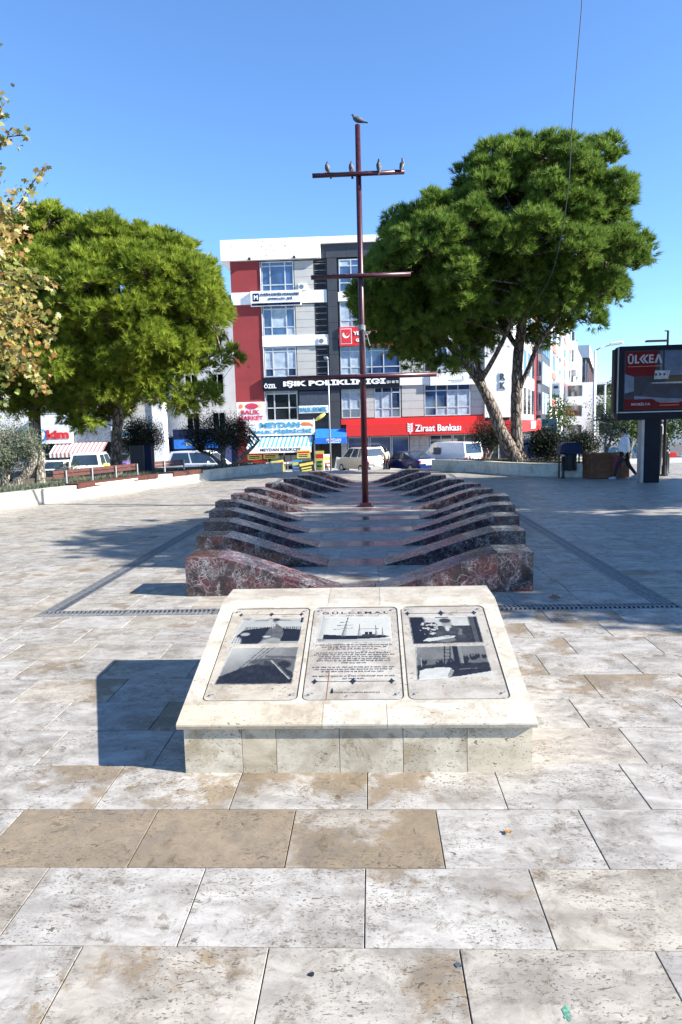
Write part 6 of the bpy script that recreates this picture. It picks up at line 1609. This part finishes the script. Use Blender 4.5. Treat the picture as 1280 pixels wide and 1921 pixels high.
    for n_ in 'lr':
        a, t = Vector(J['ank'+n_]), Vector(J['toe'+n_]); MB().tube([S(a.x, a.y-.06, t.z+.012), S(a.x, a.y, t.z+.022), S(t.x*.5+a.x*.5, (a.y+t.y)/2, t.z+.012), S(t.x, t.y+.02, t.z+.002)], [.036, .05, .045, .03], 10).build('shoe', M['shoe'] if top == 'jacketw' else M['black'], root, True)
    return root, J, s
pr_, J, s_ = person((8.22, 22.8, 0), R(62), 'person in a white padded jacket and black trousers walking left past the billboard', 1.62, .75, 'jacketw', 'trouser', 0, (.05, .25), .05, hood=True, puff=1.3)
hb_ = J['hanr']; bg_ = empty('shopping_bag', (0, 0, 0), 0, 'maroon bag hanging from the hand of the person in the white jacket', 'bag')
bp = Matrix.Translation((8.22, 22.8, 0)) @ Matrix.Rotation(R(62), 4, 'Z') @ Vector((hb_[0]*s_, hb_[1]*s_+.0, hb_[2]*s_-.04)); bg_.location = bp; bg_.rotation_euler = (0, 0, R(62))
MB().prism([(-.14, -.48), (.16, -.50), (.13, -.12), (.03, -.06), (-.03, -.06), (-.11, -.12)], 'x', -.05, .05).build('bag_body', M['maroon'], bg_)
MB().tube([(0, -.05, -.07), (0, -.02, .0), (0, .02, .0), (0, .05, -.07)], .008, 6).build('handle', M['maroon'], bg_)
person((.95, 46.4, ZS(46.4)), R(20), 'person in a beige coat standing beside the blue sedan', 1.68, .1, 'beige', 'trouser', .12)
person((7.7, 46.5, ZS(46.5)), R(100), 'person in a red top half hidden behind the forked pine trunk', 1.6, .2, 'maroon', 'trouser')
person((9.2, 47.5, ZS(47.5)), R(60), 'person in a pale blue coat just left of the forked pine trunk', 1.7, .2, 'skyblue', 'trouser')
person((24.0, 52, ZS(52)), R(-60), 'person in a dark coat near the right edge of the street', 1.7, .5, 'darkpanel', 'trouser')

# ============================================================ STREET FURNITURE
def lamp(label, base, h, armv, r0, mt, head=(.55, .18, .10), curved=True, nm='street_lamp'):
    root = empty(nm, base, 0, label, 'street lamp')
    MB().tube([(0, 0, 0), (0, 0, h*.5), (0, 0, h)], [r0, r0*.85, r0*.6], 12).build('pole', M[mt], root, True)
    MB().lathe([(r0*2.2, 0), (r0*2.2, .04), (r0*1.3, .06), (r0*1.2, .35), (r0, .36)], seg=12).build('base_collar', M[mt], root)
    e = Vector(armv); MB().tube([(0, 0, h-.03), (e.x*.35, e.y*.35, h+e.z*.55), (e.x, e.y, h+e.z)], [r0*.5, r0*.42, r0*.36], 8).build('arm', M[mt], root, True)
    T = Matrix.Translation((e.x, e.y, h+e.z)) @ Matrix.Rotation(math.atan2(e.y, e.x), 4, 'Z') @ Matrix.Rotation(-.12, 4, 'Y')
    MB(T).box(-.05, head[0], -head[1]/2, head[1]/2, -.02, head[2]-.02, .025).build('lamp_head', M[mt], root); MB(T).box(.05, head[0]-.06, -head[1]*.35, head[1]*.35, -.035, -.0205).build('lens', M['curtain'], root)
    return root
lamp('pale street lamp with a slanted arm between the forked pine and the billboard', (10.75, 34, -.03), 5.30, (.70, -.1, .22), .085, 'lbl', (.55, .2, .12))
lamp('second smaller pale street lamp behind the planter tree', (14.9, 45, -1.1), 5.3, (.85, -.1, .25), .08, 'lbl')
lamp('thin grey lamp post in front of the blue canopy', (-2.38, 40, -.87), 6.65, (-.05, -.35, .03), .055, 'lampgrey', (.3, .22, .10))
l3 = lamp('black lamp post with a flat arm standing behind the billboard', (9.98, 24, 0), 4.85, (-.02, 0, .01), .06, 'iron', (.1, .1, .02))
MB().box(-.72, .0, -.09, .09, 4.50, 4.56, .01).build('flat_arm', M['iron'], l3)
# bollards
def bollard(x, y, label, h=.95, r=.05, z=0):
    root = empty('bollard', (x, y, z), 0, label, 'bollard', 'black bollards')
    MB().lathe([(r*2, 0), (r*2, .015), (r*1.3, .02), (r, .05), (r, h-.08), (r*1.3, h-.07), (r*1.3, h-.03), (r*.9, h)], seg=14).build('post', M['iron'], root, True)
    MB().lathe([(r*1.05, h-.2), (r*1.05, h-.14)], seg=14).build('band', M['lampgrey'], root)
bollard(6.55, 23.9, 'black bollard in front of the grey marble wall by the litter bin')
bollard(10.35, 24.7, 'black bollard just right of the billboard post', 1.0, .055)
bollard(10.7, 25.4, 'black bollard beside the billboard bollard, slightly behind it', .9)
bollard(11.3, 24.2, 'black bollard near the right edge of the plaza', .9)
bollard(9.95, 24.3, 'thick black post directly behind the billboard post', 1.9, .07)
# litter bin
lb = empty('litter_bin', (6.83, 24.2, .0), 0, 'dark blue hooded litter bin on two posts in front of the right wall', 'litter bin')
for x in (-.34, .34): MB().tube([(x, 0, 0), (x, 0, 1.05)], .03, 8).build('post', M['iron'], lb)
mb = MB()
for k in range(14): a = 2*math.pi*k/14; mb.box(.24*math.cos(a)-.018, .24*math.cos(a)+.018, .2*math.sin(a)-.012, .2*math.sin(a)+.012, .25, .80)
tag(mb.build('bin_bars', M['iron'], lb), kind='stuff'); MB().lathe([(.20, .25), (.22, .80)], seg=16).build('liner', M['black'], lb)
MB().prism([(-.38, .82), (.38, .82), (.34, 1.12), (.20, 1.22), (-.20, 1.22), (-.34, 1.12)], 'y', -.26, .26).build('hood', M['navy'], lb)
ct = empty('rubbish_container', (6.9, 31.8, -.03), R(4), 'dark blue rubbish container behind the forked pine', 'container')
MB().prism([(-.85, .15), (.85, .15), (.98, 1.05), (-.98, 1.05)], 'y', -.5, .5).build('body', M['navy'], ct); MB().prism([(-1.0, 1.06), (1.0, 1.06), (.9, 1.22), (-.9, 1.22)], 'y', -.55, .55).build('lid', M['navy'], ct)
for x in (-.7, .7): MB().lathe([(.1, -.04), (.1, .04)], x, -.4, .1, 12, 'y').build('wheel', M['tyre'], ct)
# stone slab bench seen behind right wall
sb = empty('stone_bench', (8.0, 26.6, .38), R(-4), 'pale stone slab on the bed right of the forked pine', 'bench'); MB().box(-.8, .8, -.2, .2, .12, .20, .01).build('seat', M['wallstone'], sb); MB().box(-.6, -.45, -.15, .15, 0, .119).box(.45, .6, -.15, .15, 0, .119).build('legs', M['wallstone'], sb)
# wooden planter with tree
pw = empty('wooden_planter', (7.95, 23.75, 0), R(3), 'large brown wooden plank planter box beside the person in white', 'planter')
for k in range(7):
    z = .02+k*.118
    for (x0, x1) in ((-.66, -.005), (.005, .60)): MB().box(x0, x1, -.46, -.43, z, z+.112, .004).build('plank', M['planterwood'], pw)
    MB().box(-.66, -.63, -.429, .46, z, z+.112, .004).build('plank', M['planterwood'], pw); MB().box(.57, .60, -.429, .46, z, z+.112, .004).build('plank', M['planterwood'], pw)
MB().box(-.629, .569, -.428, .45, .02, .78).build('soil', M['soil'], pw)
MB().box(-.70, .64, -.50, -.40, .845, .875, .005).build('rim_plank', M['planterwood'], pw)
olive((7.95, 23.8, .78), 'young silvery green tree growing from the wooden planter',
      [([(7.95, 23.8, .75), (7.93, 23.8, 1.2), (8.0, 23.8, 1.9)], [.05, .04, .02]), ([(7.95, 23.8, .8), (8.1, 23.8, 1.3), (8.25, 23.8, 2.3)], [.04, .03, .015])],
      (7.98, 23.8, 1.85), (.62, .5, .62), 70, 46, .062, M['olive'], .12)
for q in range(1):
    C = [(8.25+random.uniform(-.12, .2), 23.8+random.uniform(-.1, .1), 2.4+random.uniform(-.2, .55)) for _ in range(16)]
# billboard
bl = empty('billboard', (8.52, 21.6, 0), R(-3), 'large dark framed billboard on a single wide post with a furniture advert', 'billboard')
MB().box(-.30, -.22, -.20, .16, 0, 1.95).build('post_edge', M['lampgrey'], bl)
MB().box(-.22, .27, -.16, .16, 0, 1.95, .01).build('post', M['signblack'], bl)
BX0, BX1 = -1.02, 2.35
MB().box(BX0, BX1, -.22, .22, 1.92, 2.13, .015).build('lower_rim', M['signblack'], bl)
MB().box(BX0+.02, BX1-.02, -.232, -.221, 2.135, 2.17).build('trim', M['lampgrey'], bl)
MB().box(BX0, BX1, -.22, .22, 2.131, 4.12, .02).build('case', M['signblack'], bl)
MB().box(BX0-.10, BX0-.012, -.10, .16, 2.15, 4.05).build('side_case', M['black'], bl)
MB().box(BX0-.03, BX0-.002, -.23, -.16, 2.13, 4.10).build('edge_strip', M['lampgrey'], bl)
M['adred'] = mat('advert_shaded_red', (.12, .006, .01), .5, spec=.15); M['adblue'] = mat('advert_shaded_blue', (.08, .12, .2), .25, var=.2); M['addark'] = mat('advert_shaded_dark', (.012, .014, .03), .5, var=.4, scale=5); M['adsofa'] = mat('advert_shaded_sofa', (.02, .024, .05), .5, var=.4); M['adbrown'] = mat('advert_shaded_wood', (.05, .028, .018), .3, var=.3)  # advert palette darkened, the deep shade on the billboard is in the colours
py = -.222; lay = [0]
def ad(pts, mt, nm='advert_print'):
    lay[0] += 1; y = py-.0012*lay[0]
    return MB().add([(a, y, b) for a, b in pts], [tuple(range(len(pts)))]).build(nm, M[mt], bl)
ad([(-.86, 2.22), (2.2, 2.22), (2.2, 3.98), (-.86, 3.98)], 'addark')
ad([(.30, 3.22), (2.2, 3.22), (2.2, 3.95), (.30, 3.95)], 'adblue'); ad([(.17, 3.36), (.24, 3.36), (.24, 3.95), (.17, 3.95)], 'adblue')
ad([(-.82, 3.30), (-.55, 3.22), (.02, 3.22), (.10, 3.95), (-.82, 3.95)], 'adred')
ad([(-.84, 3.30), (-.58, 3.20), (-.56, 2.78), (-.84, 2.72)], 'adblue'); ad([(.32, 3.20), (2.2, 3.20), (2.2, 3.05), (.32, 3.03)], 'adbrown')
ad([(-.1, 3.02), (2.2, 3.06), (2.2, 2.92), (.0, 2.98)], 'p3'); ad([(-.35, 2.62), (-.2, 3.0), (2.2, 2.95), (2.2, 2.50), (.3, 2.55)], 'adsofa')
ad([(.0, 3.12), (.42, 3.12), (.46, 3.36), (.03, 3.38)], 'p3', 'cushion_print')
for k in range(3): ad([(.06+k*.12+.04*math.cos(a), 3.26+.04*math.sin(a)) for a in [j*.785 for j in range(8)]], 'p1', 'cushion_spot')
ad([(-.56, 2.64), (.35, 2.55), (2.2, 2.46), (2.2, 2.36), (-.56, 2.46)], 'adblue')
ad([(-.84, 2.24), (2.2, 2.24), (2.2, 2.42), (.12, 2.44), (-.02, 2.54), (-.84, 2.54)], 'adred')
yl = py-.0012*(lay[0]+1)
def LT(pts): MB().prism(pts, 'y', yl-.004, yl).build('letter', M['adltr'], bl)
M['adltr'] = mat('advert_shaded_letter', (.33, .34, .38), .3)
zb_, zt_ = 3.60, 3.85
text('letter', 'Ü', M['adltr'], bl, (-.685, yl, 3.735), .17, .31, .003, bold=.035)
LT([(-.57, zb_), (-.44, zb_), (-.44, zb_+.05), (-.515, zb_+.05), (-.515, zt_), (-.57, zt_)])
for q in (0, .10):
    LT([(-.44+q, zb_+.125), (-.33+q, zt_), (-.27+q, zt_), (-.38+q, zb_+.125), (-.27+q, zb_), (-.33+q, zb_)])
text('letter', 'E', M['adltr'], bl, (-.09, yl, 3.725), .14, .25, .003, bold=.03)
LT([(.0, zb_), (.085, zt_), (.145, zt_), (.23, zb_), (.165, zb_), (.115, zb_+.17), (.065, zb_)])
for k in range(1): MB().box(-.76, .20, yl-.002, yl, 3.50, 3.52).build('small_print', M['redpale'], bl)
text('lettering', 'MOBİLYA', M['adltr'], bl, (-.36, yl, 2.40), .55, .10, .003, bold=.02)
for z in (2.41, 2.33): MB().box(.18, .75, yl-.002, yl, z, z+.025).build('small_print', M['redpale'], bl)
# traffic sign and pole behind the billboard
tsg = empty('traffic_sign', (11.9, 29, -.03), 0, 'triangular road sign behind the billboard post', 'sign')
MB().tube([(0, 0, 0), (0, 0, 1.9)], .03, 8).build('pole', M['lampgrey'], tsg); MB().prism([(-.25, 1.35), (.25, 1.35), (0, 1.8)], 'y', -.04, -.031).build('plate', M['lbl'], tsg)
# crates / grey cabinet by the lamp
gc = empty('utility_cabinet', (10.1, 31.5, -.03), 0, 'pale grey utility cabinet left of the white lamp post', 'cabinet'); MB().box(-.35, .25, 0, .4, 0, .9, .02).build('body', M['lampgrey'], gc); MB().box(-.30, .20, -.012, -.001, .08, .82).build('door', M['panel'], gc)
nb = empty('notice_board', (11.3, 36, -.03), 0, 'pale notice board behind the white lamp post', 'sign'); MB().box(-.25, .35, 0, .06, .9, 1.9, .01).build('panel', M['panel'], nb); MB().tube([(-.2, .03, 0), (-.2, .03, .9)], .03, 6).build('leg', M['lampgrey'], nb); MB().tube([(.3, .03, 0), (.3, .03, .9)], .03, 6).build('leg', M['lampgrey'], nb)
# overhead cable
cb = MB().tube(curve_pts([(5.95, 20, 16.5), (5.83, 20, 13.3), (5.70, 20, 11.42), (5.59, 20, 9.8), (5.54, 20, 8.57), (5.44, 20.2, 7.32), (5.30, 21.0, 6.1), (5.2, 24, 5.4), (5.4, 27.0, 4.9)], 4), .012, 6).build('overhead_cable', M['black'])
tag(cb, 'thin black cable hanging down from above in front of the right pine', 'cable')
# ============================================================ SMALL THINGS ON THE PAVING
def flake(name, x, y, r, mt, label, cat, z=.002, n=9, th=.0016):
    P = [(x+r*random.uniform(.55, 1.1)*math.cos(2*math.pi*k/n), y+r*random.uniform(.45, .9)*math.sin(2*math.pi*k/n)) for k in range(n)]
    tag(MB().prism(P, 'z', z, z+th).build(name, M[mt]), label, cat)
mb = MB(); 
for k in range(22):
    x = .600+random.gauss(0, .007); y = 2.055+random.gauss(0, .013)+ (x-.612)*.6; r = random.uniform(.003, .010)
    mb.add([(x+r*random.uniform(.6, 1.3)*math.cos(a), y+r*random.uniform(.6, 1.3)*math.sin(a), .0022+k*.00001) for a in [j*.9 for j in range(7)]], [tuple(range(7))])
tag(mb.build('paint_splash', M['paintgreen']), 'green paint splash on a slab at the bottom edge of the picture', 'paint mark')
def leaf(x, y, s, label, z=.004, rz=0):
    r = empty('fallen_leaf', (x, y, z), rz, label, 'leaf')
    pts = [(0, -.05), (.28, -.12), (.22, .12), (.56, .10), (.40, .34), (.62, .62), (.26, .52), (0, .98), (-.26, .52), (-.62, .62), (-.40, .34), (-.56, .10), (-.22, .12), (-.28, -.12)]
    V = [(u*s, v*s, abs(u)*s*.35+.004) for u, v in pts]; MB().add(V+[(a, b, c-.0012) for a, b, c in V], [tuple(range(14)), tuple(range(27, 13, -1))]).build('blade', M['leafdry'], r)
    MB().tube([(0, 0, .004), (0, -.4*s, .002)], .0015, 4).build('stalk', M['leafdry'], r)
leaf(2.0, 7.42, .12, 'curled brown leaf lying just behind the right front drain', rz=R(70))
leaf(-1.9, 14.9, .10, 'small dry leaf lying inside the ribs on the left', rz=1)
leaf(5.6, 15.5, .12, 'dry leaf on the shaded paving far right', rz=2)
leaf(.33+.28, 3.05, .035, 'tiny brown leaf fragment on the slab below the stand', rz=2.4)
flake('pebble', -.245, 2.19, .012, 'black', 'dark narrow chip on the bottom left slab', 'stone chip', th=.004)
flake('pebble', .27, 2.24, .016, 'p1', 'grey blotch of dirt on the bottom middle slab', 'stone chip', th=.002)
flake('twig', 1.56, 3.02, .02, 'black', 'dark bit of twig on the slab at right', 'stone chip', th=.004)
